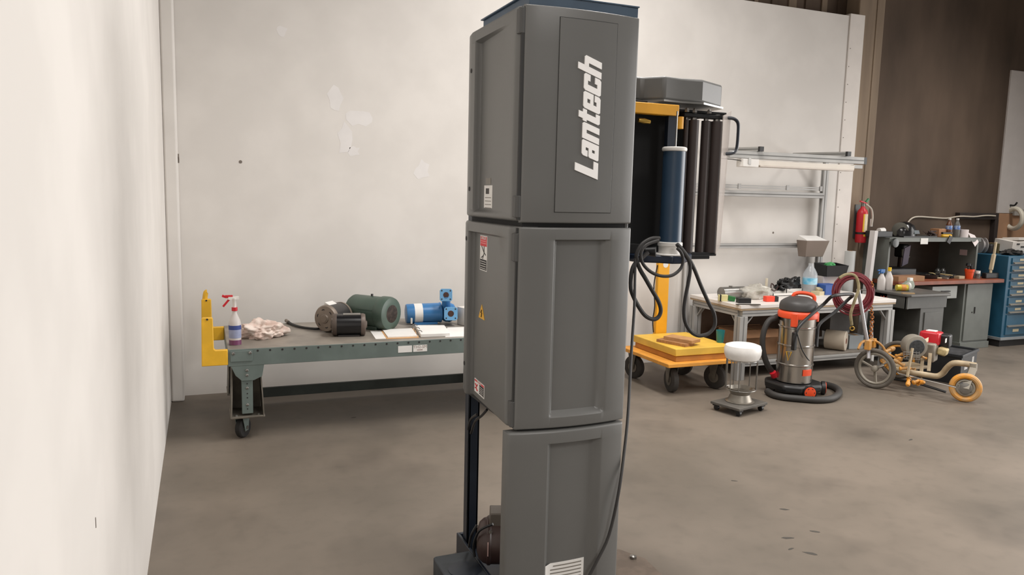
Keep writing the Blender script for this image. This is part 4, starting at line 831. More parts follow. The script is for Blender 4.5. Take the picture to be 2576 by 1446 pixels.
# under the table
def carton(name, label, c, s, rz, mat, flaps=False):
    T_ = thing(name, label, 'box', (c[0], c[1], c[2]), rz); c = Vector(c)
    MB().obox(c + Vector((0, 0, s[2] / 2)), s, rz).build('box_body', mat, T_, .003)
    rm = Matrix.Rotation(rz, 3, 'Z')
    MB().obox(c + Vector((0, 0, s[2] + .001)), (.05, s[1] * .98, .003), rz).build('tape_strip', M('packing_tape', (176, 140, 100), .3, var=.03), T_)
    if flaps:
        for sgn in (-1, 1):
            MB().obox(c + rm @ Vector((0, sgn * (s[1] / 2 + .05), s[2] - .02)), (s[0], .12, .005), rz, sgn * -.5).build('flap', mat, T_)
carton('cardboard_carton', 'long brown cardboard carton under the left of the workbench', (5.22, 6.22, .185), (.52, .30, .25), -.05, CARD, True)
carton('cardboard_carton', 'smaller brown carton under the workbench behind the hose', (5.62, 6.15, .185), (.20, .28, .22), .1, M('dark_cardboard', (138, 100, 72), .85, var=.08))
carton('pale_box', 'pale blue-grey box under the workbench next to the vacuum', (5.60, 5.985, .185), (.12, .05, .16), .0, M('pale_blue_board', (176, 188, 196), .6, var=.05))
K = thing('white_drum', 'white plastic bucket in the shadow under the workbench', 'bucket', (5.86, 6.2, .185)); MB().lathe([(.10, 0), (.12, .25), (.126, .26), (.126, .28), (.11, .282)], (5.86, 6.2, .185), n=26).build('bucket_body', M('dull_white_plastic', (188, 182, 172), .5, var=.05), K)
rc = Vector((6.26, 6.06, .185 + .105)); ra = Vector((.55, -.83, 0)).normalized(); K = thing('tape_roll', 'fat cream roll lying on the lower shelf of the workbench', 'roll', (rc.x, rc.y, .185))
MB().lathe([(.035, 0), (.103, 0), (.105, .006), (.105, .20), (.1, .206), (.035, .206)], rc - ra * .1, ra, 30).build('roll_body', M('cream_roll', (198, 186, 168), .6, var=.05), K); MB().lathe([(.034, 0), (.03, .004)], rc + ra * .104, ra, 18).build('roll_core', M('brown_core', (120, 70, 52), .8, var=.1), K)
carton('pale_box', 'pale grey-blue plastic box right of the cream roll under the bench', (6.52, 6.08, .185), (.17, .14, .15), -.2, M('grey_blue_plastic', (168, 176, 180), .5, var=.04))
solo(MB().obox((5.75, 6.62, .46), (1.7, .02, .5), 0, -.06), 'cardboard_sheet', M('dark_brown_board', (104, 82, 66), .9, var=.1), 'dark brown sheet leaning at the back under the workbench', 'board')
solo(MB().obox((6.45, 6.35, .50), (.32, .30, .30), .05), 'drawer_box', M('dark_grey_box', (92, 88, 84), .6, var=.06), 'dark grey box hung under the right end of the workbench top', 'box', bevel=.004)
K = thing('hanging_plug', 'yellow plug on a black cord hanging under the bench end', 'plug', at(1746, 828, 6.6)); MB().cyl(at(1746, 816, 6.6), at(1746, 838, 6.6), .018, n=10).build('plug_body', YELLOW, K); MB().tube([at(1746, 772, 6.6), at(1747, 795, 6.6), at(1746, 816, 6.6)], .005, 6).build('plug_cord', BLACKP, K)

# ================================================================== fire extinguisher on the pilaster
ex, ey, ez = 7.265, 6.775, 1.285
E_ = thing('fire_extinguisher', 'red fire extinguisher hanging on the concrete pilaster', 'fire extinguisher', (ex, ey, ez))
EB = MB().lathe([(.0, 0), (.055, .0), (.062, .01), (.062, .34), (.052, .38), (.026, .41), (.022, .43), (.0, .43)], (ex, ey, ez), n=28).build('cylinder', RED, E_)
MB().lathe([(.0632, .10), (.0632, .125)], (ex, ey, ez), n=28).build('strap', BLACKP, E_); MB().cyl((ex, ey, ez + .425), (ex, ey, ez + .465), .02).build('valve', STEEL, E_)
MB().beam((ex - .08, ey - .03, ez + .49), (ex + .05, ey, ez + .465), .02, .015).build('squeeze_handle', RED, E_); MB().beam((ex + .04, ey, ez + .48), (ex + .08, ey, ez + .52), .02, .02).build('tamper_seal', M('green_tag', (50, 120, 80), .5, var=0), E_)
def el(a0, a1, z0, z1, mat, nm, lb=None):
    m = MB(); n = 6; vs = [(ex + 0.0633 * math.cos(R(a0 + (a1 - a0) * i / n)), ey + 0.0633 * math.sin(R(a0 + (a1 - a0) * i / n)), ez + z) for z in (z0, z1) for i in range(n + 1)]
    return m.add(vs, [(i, i + 1, n + 2 + i, n + 1 + i) for i in range(n)]).build(nm, mat, EB, label=lb)
el(250, 300, .13, .34, M('cream_label', (226, 210, 180), .6, var=.1, scale=20), 'instruction_label'); el(236, 252, .13, .34, M('label_yellow', (226, 180, 50), .6, var=0), 'label_stripe'); el(250, 310, .075, .10, M('label_yellow', (226, 180, 50)), 'label_stripe')
MB().tube([(ex + .02, ey - .02, ez + .455), (ex + .08, ey - .05, ez + .40), (ex + .10, ey - .06, ez + .30), (ex + .09, ey - .06, ez + .20)], .012, 8).build('hose', M('pale_hose', (190, 184, 172), .5, var=.05), E_)
MB().obox((ex + .10, ey - .05, ez + .24), (.05, .004, .09), .2).build('inspection_tag', PAPER, E_)
MB().box(ex - .04, ex + .04, 6.848, 6.862, ez + .05, ez + .45).build('wall_bracket', GREYD, E_)

# ================================================================== line striper
def kr(x, y, Y): return at(2080 + x * .2628, 660 + y * .2628, Y)
S = thing('line_striper', 'three wheeled line marking machine with red engine and orange front wheel', 'machine', (6.3, 5.1, 0))
TYRE = M('grey_tyre', (98, 92, 84), .8, var=.1, scale=10); RIM = M('rim_grey', (150, 144, 132), .5, .3, var=.08); SOR = M('spattered_orange', (216, 146, 46), .55, var=.15, scale=14, rgb2=(180, 140, 90))
def wheel(c, nn, r, tyre, rim, spokes=3, name='wheel', rt=.02):
    c = Vector(c); x, y, d = axis_frame(nn)
    w = MB().ring(c, nn, r - rt, rt, 40, 10).build(name, tyre, S); MB().ring(c, nn, r - rt * 2.5, .014, 36, 8).build('rim', rim, w)
    hub = MB().lathe([(.012, -.035), (.028, -.028), (.030, 0), (.028, .028), (.012, .035)], c, nn, 16).build('hub', rim, w)
    for k in range(spokes):
        a = 2 * math.pi * k / spokes + .4; v = x * math.cos(a) + y * math.sin(a); MB().beam(c + v * .02, c + v * (r - rt * 2.4), .026, .012).build('spoke', rim, w)
    return w
axl = Vector((.93, .37, 0)).normalized()
wc = Vector((5.895, 5.205, .193)); wheel(wc, axl, .193, TYRE, RIM)
wc2 = wc + axl * .62; wheel(wc2, axl, .193, TYRE, SOR)
MB().cyl(wc, wc2, .014).build('axle', STEEL, S)
fc = Vector((6.30, 4.575, .132)); fn = Vector((.80, .60, 0)).normalized(); wheel(fc, fn, .132, SOR, RIM, 4, 'front_wheel', .026)
MB().lathe([(.05, 0), (.05, .004), (.03, .01)], fc - fn * .03, -fn, 20).build('hub_cap', STEEL, S)
MB().tube([kr(640, 1010, 5.15), kr(800, 1050, 5.0), kr(950, 1075, 4.92), kr(1050, 1088, 4.86), kr(1110, 1060, 4.82), kr(1150, 1010, 4.78), kr(1210, 965, 4.72), kr(1310, 968, 4.66), kr(1430, 988, 4.58)], .027, 12).build('frame_tube', TAN, S)
q = kr(1405, 1000, 4.6)
for s in (-1, 1):
    e = fc + fn * (s * .045); MB().beam(q + fn * (s * .045), e, .06, .008).build('fork_plate', RIM, S)
MB().cyl(kr(1400, 965, 4.6), kr(1395, 1030, 4.6), .035).build('steering_head', RIM, S)
MB().tube([kr(620, 990, 5.12), kr(690, 1062, 5.0), kr(1240, 1195, 4.55)], .009, 8, False, 0).build('guide_rod', CHROME, S)
MB().tube([kr(620, 1110, 5.2), kr(900, 1165, 4.95), kr(1140, 1240, 4.75)], .012, 8, False, 0).build('lower_bar', BLACKP, S)
# engine and pump
eng = kr(1000, 720, 5.12); rz = .45
MB().obox(eng, (.21, .17, .13), rz, 0, .06).build('fuel_tank', RED, S, .022, seg=3); MB().obox(eng + Vector((0, .0, .068)), (.11, .08, .012), rz, 0, .06).build('tank_label', PAPER, S, .002)
MB().obox(kr(955, 745, 5.005), (.12, .004, .04), rz).build('tank_sticker', M('cream_label', (226, 210, 180)), S)
MB().obox(kr(1115, 745, 5.06), (.13, .13, .13), rz).build('air_filter', BLACKP, S, .02, seg=3); MB().obox(kr(1140, 748, 4.975), (.05, .004, .04), rz).build('filter_label', PAPER, S)
ff = kr(840, 800, 5.02); fd = Vector((-.45, -.89, 0))
fh = MB().lathe([(.105, -.06), (.108, .02), (.098, .045), (.05, .055), (.02, .055)], ff, fd, 28).build('fan_housing', RIM, S); MB().lathe([(.07, 0), (.065, .004), (0, .005)], ff + fd * .053, fd, 22).build('fan_screen', M('dark_screen', (72, 74, 76), .5, .3, var=.2, scale=60), fh)
for k in range(6): MB().beam(kr(735 + k * 30, 850, 4.94), kr(735 + k * 30, 925, 4.94), .004, .004).build('guard_wire', STEEL, S)
for k in range(4): MB().beam(kr(735, 855 + k * 22, 4.94), kr(890, 865 + k * 22, 4.94), .004, .004).build('guard_wire', STEEL, S)
MB().obox(kr(960, 850, 5.08), (.16, .16, .18), rz).build('crankcase', M('grey_casting', (138, 130, 118), .5, .4, var=.12, scale=12), S, .015)
MB().obox(kr(1110, 850, 5.0), (.12, .08, .07), rz, .2).build('muffler', M('spattered_cream', (196, 176, 128), .6, var=.15, scale=14), S, .015)
MB().beam(kr(820, 820, 4.95), kr(770, 1095, 4.92), .018, .018).build('support_post', TAN, S); MB().beam(kr(990, 870, 5.0), kr(975, 1040, 4.95), .03, .02).build('support_post', TAN, S); MB().beam(kr(915, 920, 5.02), kr(905, 1050, 4.98), .03, .02).build('support_post', TAN, S)
for x, y, Y, s in ((700, 885, 5.12, .05), (690, 960, 5.1, .06), (545, 960, 5.15, .05), (750, 1015, 5.0, .055), (600, 840, 5.3, .07), (930, 910, 4.99, .035), (780, 1145, 4.9, .06), (870, 1135, 4.88, .06), (900, 1155, 4.86, .05)):
    q = kr(x, y, Y); e = Vector((math.cos(x), math.sin(x) * .6, .35 * math.sin(y))).normalized(); MB().lathe([(s * .22, -s * .9), (s * .34, -s * .7), (s * .34, -s * .2), (s * .24, -s * .15), (s * .24, s * .6), (s * .36, s * .62), (s * .36, s * .85), (s * .2, s * .95)], q, e, 12).build('orange_fitting', SOR, S)
MB().box(6.16, 6.50, 5.12, 5.32, .17, .20).build('engine_deck', TAN, S, .006)
MB().beam(wc + axl * .3 + Vector((0, 0, -.01)), (6.30, 5.1, .17), .08, .04).build('chassis_bar', SOR, S)
# handle posts and tools hung on them
MB().tube([kr(300, 255, 5.32), kr(330, 430, 5.3), kr(365, 640, 5.27), kr(395, 800, 5.24), kr(400, 920, 5.2)], .017, 10).build('handle_post', M('pale_silver', (186, 184, 186), .35, .6, var=.05), S)
MB().tube([kr(425, 560, 5.42), kr(428, 700, 5.4), kr(440, 830, 5.36), kr(430, 950, 5.3)], .015, 10).build('handle_post', ALU, S)
MB().tube([kr(300, 262, 5.32), kr(360, 262, 5.4), kr(420, 250, 5.48)], .010, 8).build('hose_hook', STEEL, S)
for x, y, Y in ((395, 790, 5.22), (440, 770, 5.36)): MB().obox(kr(x, y, Y), (.05, .05, .09), .3).build('post_clamp', SOR, S, .004)
m = MB().tube([kr(300, 830, 5.3), kr(330, 770, 5.32), kr(390, 745, 5.34), kr(470, 755, 5.34), kr(530, 800, 5.32), kr(560, 850, 5.3)], .012, 8).build('mudguard', SOR, S)
hv = Vector((-.62, -.78, .1)).normalized(); hcx = kr(252, 285, 5.40)
HS = thing('hose_coil', 'coil of dark red hose hung on the line striper handle', 'hose', hcx - Vector((0, 0, .2)))
x_, y_, _ = axis_frame(hv); HR = M('dark_red_hose', (112, 36, 44), .4, var=.08)
for k in range(9):
    n = 26; rr = .125 + .0068 * k; pts = [hcx + hv * (.010 * math.sin(2.1 * k) * 1.3) + x_ * (rr * (1 + .02 * math.sin(k + 2 * a)) * math.cos(a)) + y_ * (rr * 1.04 * math.sin(a)) + Vector((0, 0, -.006 * k * (k % 2))) for a in [2 * math.pi * j / n for j in range(n)]]
    MB().tube(pts, .0095, 7, True, 0).build('hose_turn', HR, HS)
MB().tube([kr(120, 400, 5.38), kr(150, 450, 5.38), kr(230, 475, 5.38), kr(330, 460, 5.38), kr(400, 390, 5.4), kr(430, 300, 5.42)], .006, 7).build('hose_tail', HR, HS)
ST = thing('webbing_strap', 'khaki webbing strap with brass hook hanging through the red hose coil', 'strap', kr(240, 640, 5.28))
MB().tube([kr(120, 150, 5.34), kr(180, 115, 5.33), kr(250, 118, 5.32), kr(290, 160, 5.3), kr(305, 250, 5.28), kr(275, 340, 5.27), kr(245, 430, 5.27), kr(228, 500, 5.27), kr(238, 600, 5.27)], .014, 7).build('strap', M('khaki_webbing', (146, 134, 100), .85, var=.12, scale=30), ST); MB().ring(kr(242, 632, 5.27), (-.6, -.8, 0), .018, .006, 14, 6).build('brass_hook', M('brass', (196, 160, 80), .3, .8, var=.05), ST)
CH = thing('copper_chain', 'coppery chain hanging from the striper handle right of the hose', 'chain', kr(432, 720, 5.40))
CP = M('copper_links', (190, 124, 74), .4, .6, var=.12, scale=30)
for k in range(24):
    p = kr(428 + 6 * math.sin(k * .5), 195 + k * 22, 5.31); MB().ring(p, (-.6, -.8, 0) if k % 2 else (.8, -.6, 0), .014, .0055, 12, 5).build('chain_link', CP, CH)
# crate behind the striper
cr = Vector((7.02, 5.32, 0)); K = thing('battery_crate', 'black plastic crate with white labels on the floor behind the striper', 'crate', cr, .38)
rm = Matrix.Rotation(.38, 3, 'Z'); NB = M('navy_black_plastic', (34, 38, 42), .45, var=.1)
for cc, s in (((0, -.19, .15), (.52, .012, .30)), ((0, .19, .15), (.52, .012, .30)), ((-.255, 0, .15), (.012, .38, .30)), ((.255, 0, .15), (.012, .38, .30)), ((0, 0, .006), (.52, .38, .012))): MB().obox(cr + rm @ Vector(cc), s, .38).build('crate_panel', NB, K, .003)
for cc, s in (((0, -.198, .285), (.55, .02, .03)), ((0, .198, .285), (.55, .02, .03)), ((-.262, 0, .285), (.02, .40, .03)), ((.262, 0, .285), (.02, .40, .03))): MB().obox(cr + rm @ Vector(cc), s, .38).build('crate_rim', NB, K, .003)
for cc, s in (((-.10, -.197, .16), (.10, .002, .05)), ((.12, -.197, .20), (.06, .002, .07)), ((.05, -.197, .09), (.09, .002, .07))): MB().obox(cr + rm @ Vector(cc), s, .38).build('crate_label', M('worn_label', (188, 186, 182), .7, var=.1, scale=20), K)
MB().obox(cr + rm @ Vector((0, 0, .20)), (.46, .32, .16), .38).build('crate_load', M('dark_contents', (48, 48, 50), .8, var=.3, scale=18), K)

# ================================================================== grey desk with bottles
DX0, DX1, DY0, DY1, DZ = 6.98, 7.66, 5.80, 6.28, .79
DKG = M('desk_grey_enamel', (84, 84, 80), .5, var=.08, scale=6)
T = thing('grey_desk', 'dark grey steel desk beside the white workbench, bottles on top', 'desk', (7.4, 6.03, 0))
MB().prism([(DX0, DY1), (DX0, DY0 + .03), (DX0 + .03, DY0), (DX1 - .05, DY0), (DX1, DY0 + .05), (DX1, DY1)], DZ - .028, DZ, xy).build('desk_top', M('desk_top_grey', (88, 86, 82), .45, var=.08), T, .006)
MB().box(DX0 + .02, DX0 + .04, DY0 + .03, DY1 - .02, DZ - .16, DZ - .03).build('apron', DKG, T); MB().box(DX0 + .02, DX1 - .04, DY0 + .05, DY0 + .065, DZ - .16, DZ - .03).build('apron', DKG, T)
pd = MB().box(DX0 + .26, DX1 - .06, DY0 + .06, DY1 - .02, .02, DZ - .03).build('pedestal', DKG, T, .004)
MB().box(DX0 + .32, DX1 - .10, DY0 + .05, DY0 + .062, .10, .58).build('pedestal_door', DKG, T, .003); MB().box(DX0 + .42, DX0 + .48, DY0 + .046, DY0 + .052, .20, .225).build('door_plate', INK, T)
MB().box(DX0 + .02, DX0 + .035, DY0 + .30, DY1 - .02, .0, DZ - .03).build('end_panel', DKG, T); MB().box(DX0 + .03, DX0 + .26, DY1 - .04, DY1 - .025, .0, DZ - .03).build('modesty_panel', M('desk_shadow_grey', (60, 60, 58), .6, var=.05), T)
MB().box(DX0 + .26, DX1 - .06, DY0 + .06, DY1 - .02, 0, .02).build('plinth', INK, T)
text_mb('151', .075, (DX0 + .0195, 6.14, DZ - .085), (0, -1, 0), (0, 0, 1), .001).build('stencilled_number', M('stencil_red', (176, 62, 42), .7, var=.05), T, label='red stencilled number')
def bottle(name, label, x, y, z, h, r, body, capm, trig=None):
    B_ = thing(name, label, 'bottle', (x, y, z))
    MB().lathe([(.0, 0), (r * .94, 0), (r, .006), (r, h * .52), (r * .86, h * .60), (r * .45, h * .76), (r * .36, h * .80), (r * .36, h * .84)], (x, y, z), n=22).build('bottle_body', body, B_)
    MB().lathe([(r * .45, 0), (r * .45, h * .16 if trig is None else h * .08)], (x, y, z + h * .83), n=16).build('cap', capm, B_)
    if trig: m = MB(); m.obox((x, y, z + h * .95), (.065, .026, .04)); m.obox((x - .045, y, z + h * .985), (.05, .014, .016)); m.beam((x - .03, y, z + h * .93), (x - .05, y, z + h * .80), .012, .01); m.build('spray_head', trig, B_, .003)
    return B_
p = Vector((7.045, 6.23, 0)); q = Vector((7.15, 6.225, 0))
bottle('spray_bottle', 'frosted spray bottle with blue head on the grey desk', p.x, 6.23, DZ, .225, .042, BOT, M('blue_cap', (38, 96, 158), .4, var=.03), M('blue_cap', (38, 96, 158)))
b2 = bottle('squeeze_bottle', 'white squeeze bottle with tall yellow cap on the grey desk', q.x, 6.225, DZ, .255, .043, BOT, M('yellow_cap', (232, 190, 40), .4, var=.02))
p = Vector((7.22, 6.1, 0)); K = thing('oil_bottle', 'clear yellow bottle lying on its side with white end', 'bottle', (p.x, 6.1, DZ)); ba = Vector((.93, -.36, 0)).normalized()
MB().lathe([(.02, 0), (.034, .004), (.036, .12), (.03, .13)], Vector((p.x - .07, 6.12, DZ + .037)), ba, 20).build('bottle_body', M('yellow_oil', (206, 186, 60), .25, var=.08, scale=12), K); MB().lathe([(.0362, .05), (.0362, .10)], Vector((p.x - .07, 6.12, DZ + .037)), ba, 20).build('bottle_label', M('amber_label', (220, 150, 70), .6, var=.1, scale=18), K)
MB().lathe([(.034, 0), (.046, .006), (.048, .02), (.03, .026)], Vector((p.x - .07, 6.12, DZ + .049)) + ba * .128, ba, 20).build('white_end', WPLAS, K)
p = Vector((7.42, 6.2, 0)); K = thing('tape_dispenser', 'grey-green tape dispenser at the back of the grey desk', 'dispenser', (p.x, 6.2, DZ)); MB().prism([(-.09, 0), (.07, 0), (.09, .04), (.06, .10), (.0, .10), (-.07, .06)], -.025, .025, lambda a, b, h: (p.x + a, 6.2 + h, DZ + b)).build('dispenser_body', M('grey_green_plastic', (142, 148, 134), .5, var=.04), K, .005); MB().obox((p.x + .03, 6.2, DZ + .115), (.05, .04, .035)).build('white_knob', WPLAS, K, .003)
p = at(2290, 742, 5.85); solo(MB().obox((p.x, 5.88, DZ + .006), (.14, .03, .012), -.3), 'paint_stick', M('bare_wood', (170, 142, 104), .8, var=.08), 'short wooden stick on the front edge of the grey desk', 'stick')

# ================================================================== main bench with hutch
BZ = .862
T = thing('work_bench', 'grey steel bench with rust-red top against the concrete wall', 'workbench', (8.2, 6.65, 0))
MB().box(7.38, 9.17, 6.29, 7.03, BZ - .045, BZ).build('bench_top', M('rust_red_wood', (140, 74, 48), .5, var=.15, scale=6, stretch=(1, 5, 1)), T, .004)
cb = MB().box(8.57, 9.06, 6.36, 7.02, .075, BZ - .046).build('cupboard', BENCH, T, .003); MB().box(8.56, 9.07, 6.34, 7.02, 0, .08).build('plinth', BENCH, T, .003)
MB().box(8.605, 9.05, 6.345, 6.36, .10, BZ - .06).build('cupboard_door', BENCH, T, .003)
MB().box(8.755, 8.765, 6.335, 6.346, .44, .52).build('door_handle', INK, T); MB().cyl((8.72, 6.345, .455), (8.72, 6.34, .455), .008, n=8).build('door_lock', INK, T)
dw = MB().box(7.98, 8.40, 6.325, 6.9, BZ - .22, BZ - .07).build('drawer', M('light_bench_grey', (150, 152, 148), .5, var=.04), T, .003); MB().beam((8.12, 6.318, BZ - .13), (8.26, 6.318, BZ - .13), .03, .012).build('drawer_handle', INK, dw)
MB().box(7.43, 7.465, 6.36, 7.0, 0, BZ - .045).build('bench_leg', BENCH, T)
H = thing('bench_hutch', 'grey steel hutch with open shelf standing on the rust-red bench', 'shelf', (8.05, 6.78, BZ))
MB().box(7.42, 7.45, 6.50, 7.03, BZ, 1.352).build('side_panel', BENCH, H, .002); MB().box(8.905, 8.935, 6.50, 7.03, BZ, 1.352).build('side_panel', BENCH, H, .002)
MB().box(7.405, 8.945, 6.48, 7.03, 1.352, 1.362).build('shelf_board', BENCH, H, .002); MB().box(7.405, 8.945, 6.48, 6.49, 1.312, 1.353).build('shelf_lip', BENCH, H, .002)
MB().box(7.45, 8.905, 7.015, 7.03, BZ, 1.352).build('back_panel', M('hutch_back_brown', (82, 70, 60), .7, var=.1), H)
p = at(2325, 601, 6.48); MB().box(p.x - .06, p.x + .06, 6.474, 6.479, 1.285, 1.355).build('paper_note', PAPER, H)
MB().box(8.902, 8.905, 6.62, 6.72, 1.13, 1.20).build('paper_note', M('pink_note', (206, 184, 184), .8, var=0), H)
MB().lathe([(.045, 0), (.058, .015), (.05, .035), (.02, .04)], (7.46, 6.475, 1.30), (0, -1, 0), 20).build('lamp_bulkhead', M('smoked_glass', (46, 50, 48), .25, var=.1), H)
SZ = 1.362
def onshelf(x): return at(x, 585, 6.6).x
# welding helmet
wx = onshelf(2282); K = thing('welding_helmet', 'black welding helmet resting on the hutch shelf', 'helmet', (wx, 6.62, SZ))
MB().lathe([(.16, 0), (.155, .07), (.12, .14), (.06, .175), (0, .185)], (wx, 6.64, SZ), n=28, sx=.95, sy=.8).build('helmet_shell', M('gloss_black_shell', (28, 27, 28), .2, var=.05), K); MB().obox((wx + .07, 6.535, SZ + .06), (.12, .02, .045), .25, -.35).build('visor_window', M('silver_visor', (150, 158, 162), .15, .6, var=.05), K)
MB().lathe([(.09, 0), (.085, .003)], (wx - .12, 6.60, SZ + .085), (-.75, -.65, .1), 22, sy=1.0).build('helmet_side', M('dull_olive', (88, 86, 76), .6, var=.1), K)
solo(MB().obox((wx + .12, 6.60, SZ + .008), (.55, .18, .016), 0), 'black_mat', BLACKP, 'thin black mat under the welding helmet', 'mat')
wx = onshelf(2218); K = thing('black_tray', 'black tray with a white roll at the left end of the hutch', 'tray', (wx, 6.62, SZ)); MB().obox((wx - .02, 6.62, SZ + .035), (.26, .16, .07)).build('tray_body', BLACKP, K, .006); MB().cyl((wx - .05, 6.6, SZ + .07), (wx + .03, 6.6, SZ + .075), .035, n=16).build('roll', WPLAS, K)
wx = onshelf(2340); K = thing('wire_bundle', 'small brown tangle of wire in the middle of the hutch shelf', 'wire', (wx, 6.6, SZ)); random.seed(11)
for k in range(5): MB().tube([Vector((wx + random.uniform(-.09, .09), 6.58 + random.uniform(-.05, .05), SZ + .008 + random.uniform(0, .07))) for _ in range(6)], .005, 6).build('wire_loop', M('brown_wire', (70, 52, 48), .6, var=.1), K)
wx = onshelf(2372); carton('tan_carton', 'tan and black carton next to the brown drink bottle', (wx, 6.66, SZ), (.15, .12, .10), .05, M('salmon_board', (176, 128, 92), .8, var=.05))
K = thing('yellow_multimeter', 'yellow hand tool lying in front of the tan carton', 'tool', (wx, 6.54, SZ)); MB().lathe([(.012, 0), (.02, .01), (.02, .15), (.012, .16)], (wx - .09, 6.54, SZ + .02), (1, 0, 0), 14).build('tool_body', M('tool_yellow', (222, 172, 44), .45, var=.05), K); MB().obox((wx, 6.545, SZ + .052), (.17, .03, .024)).build('tool_grip', BLACKP, K, .004)
MB().obox((wx - .04, 6.47, SZ - .025), (.06, .01, .09), 0, 0, .5).build('tool_strap', BLACKP, K)
def drink(x, lab, liquid):
    wx = onshelf(x); K = thing('drink_bottle', lab, 'bottle', (wx, 6.60, SZ)); h = .23
    MB().lathe([(0, 0), (.034, 0), (.037, .008), (.037, .14), (.030, .165), (.016, .195), (.0145, .215)], (wx, 6.60, SZ), n=20).build('bottle_body', liquid, K); MB().lathe([(.0376, .095), (.0376, .142)], (wx, 6.60, SZ), n=20).build('bottle_label', M('blue_white_label', (168, 186, 214), .5, var=.2, scale=25, rgb2=(70, 104, 168)), K); MB().cyl((wx, 6.60, SZ + .213), (wx, 6.60, SZ + .232), .017, n=14).build('cap', WPLAS, K)
drink(2386, 'drink bottle with brown liquid and blue label on the hutch', M('cola_brown', (104, 66, 46), .2, var=.05)); drink(2406, 'nearly empty clear drink bottle with blue label on the hutch', M('clear_grey_bottle', (128, 128, 124), .15, var=.05, alpha=.6))
wx = onshelf(2421); K = thing('paper_roll', 'white paper roll with loose tail at the right of the hutch', 'roll', (wx, 6.58, SZ)); MB().cyl((wx, 6.58, SZ), (wx, 6.58, SZ + .095), .052, n=24).build('roll_body', M('pinkish_paper', (220, 210, 208), .8, var=.02), K)
MB().add([Vector((wx + .045, 6.56, SZ + .06)), Vector((wx + .09, 6.50, SZ + .03)), Vector((wx + .13, 6.468, SZ - .05)), Vector((wx + .07, 6.466, SZ - .11)), Vector((wx + .01, 6.468, SZ - .045)), Vector((wx + .03, 6.52, SZ + .02))], [(0, 1, 2, 3, 4, 5)]).build('loose_tail', M('pinkish_paper', (220, 210, 208)), K)
# bench top things
def onb(x, y): return fl(x, y, BZ)
p = onb(2268, 697); K = thing('cardboard_tray', 'shallow brown cardboard tray at the left of the bench top', 'tray', (p.x, 6.42, BZ)); MB().obox((7.62, 6.40, BZ + .03), (.42, .16, .06), 0).build('tray_body', CARD, K, .003); MB().obox((7.62, 6.40, BZ + .061), (.40, .14, .002), 0).build('tray_inside', M('dark_cardboard', (138, 100, 72)), K)
p = onb(2330, 699); K = thing('shallow_pan', 'round black pan with bits in it on the bench top', 'pan', (p.x, p.y + .06, BZ)); MB().lathe([(0, 0), (.15, 0), (.17, .01), (.19, .05), (.185, .05), (.16, .014), (0, .012)], (p.x, p.y + .06, BZ), n=30).build('pan_body', BLACKP, K)
for k in range(5): solo(MB().obox((p.x + random.uniform(-.1, .1), p.y + .06 + random.uniform(-.08, .08), BZ + .03), (.04, .02, .02), random.uniform(0, 3)), 'metal_part', STEEL if k % 2 else BELL, 'small metal piece lying in the round black pan', 'part', 'metal pieces in the black pan')
p = onb(2285, 688); solo(MB().obox((7.90, 6.66, BZ + .27), (.10, .012, .26), .0, .35, -.35), 'leaning_panel', M('lilac_grey', (110, 104, 120), .6, var=.05), 'lilac-grey flat panel leaning inside the hutch', 'panel')
solo(MB().obox((7.74, 6.72, BZ + .06), (.5, .30, .12), 0), 'black_case', BLACKP, 'long black case at the back left of the hutch', 'case', bevel=.01)
K = thing('bench_grinder', 'dark tool with steel arm standing in the hutch shadow', 'tool', (8.03, 6.85, BZ)); MB().lathe([(.05, 0), (.06, .03), (.03, .05), (.025, .25)], (8.03, 6.85, BZ), n=18).build('tool_stand', M('rusty_tool', (70, 46, 36), .6, .3, var=.15), K); MB().obox((8.02, 6.83, BZ + .32), (.14, .12, .16), .2).build('tool_body', BLACKP, K, .02); MB().tube([(7.95, 6.76, BZ + .34), (7.95, 6.75, BZ + .25), (8.05, 6.74, BZ + .25)], .012, 8).build('tool_arm', GAL, K)
random.seed(5)
for k in range(16):
    x, y = 8.34 + random.uniform(-.06, .36) * (1 if k else 0), 6.55 + random.uniform(-.12, .18); s = random.uniform(.025, .07)
    solo(MB().obox((x, y, BZ + s * .25), (s * 1.6, s, s * .5), random.uniform(0, 3)), 'metal_part', [STEEL, BELL, DARK, BLACKP, TAN][k % 5], 'small loose part scattered on the rust-red bench top', 'part', 'loose parts on the rust-red bench', .003)
for k in range(3): solo(MB().tube([Vector((8.24 + random.uniform(0, .4), 6.5 + random.uniform(0, .2), BZ + .008 + random.uniform(0, .05))) for _ in range(5)], .006, 6), 'loose_cable', BLACKP if k else M('cream_cable', (196, 178, 130), .5, var=.05), ['cream lead among the loose parts on the bench', 'short black lead among the loose bench parts, nearer the pan', 'short black lead among the loose bench parts, nearer the pot'][k], 'cable')
p = onb(2437, 697); K = thing('orange_pot', 'bright orange plastic pot holding dark tools on the bench', 'pot', (8.71, 6.42, BZ)); ox, oy = 8.71, 6.42
MB().lathe([(0, 0), (.038, 0), (.04, .005), (.05, .085), (.054, .088), (.056, .118), (.05, .118), (.044, .08), (0, .08)], (ox, oy, BZ), n=26).build('pot_body', M('bright_orange_plastic', (236, 84, 36), .4, var=.03), K)
for a, b, r in ((-.03, .16, .03), (.02, .14, .012), (.035, .145, .012)): MB().lathe([(.008, 0), (.008, b - .03), (r, b - .02), (r * .8, b + .01), (0, b + .015)], (ox + a, oy, BZ + .02), n=12).build('tool_handle', BLACKP, K)
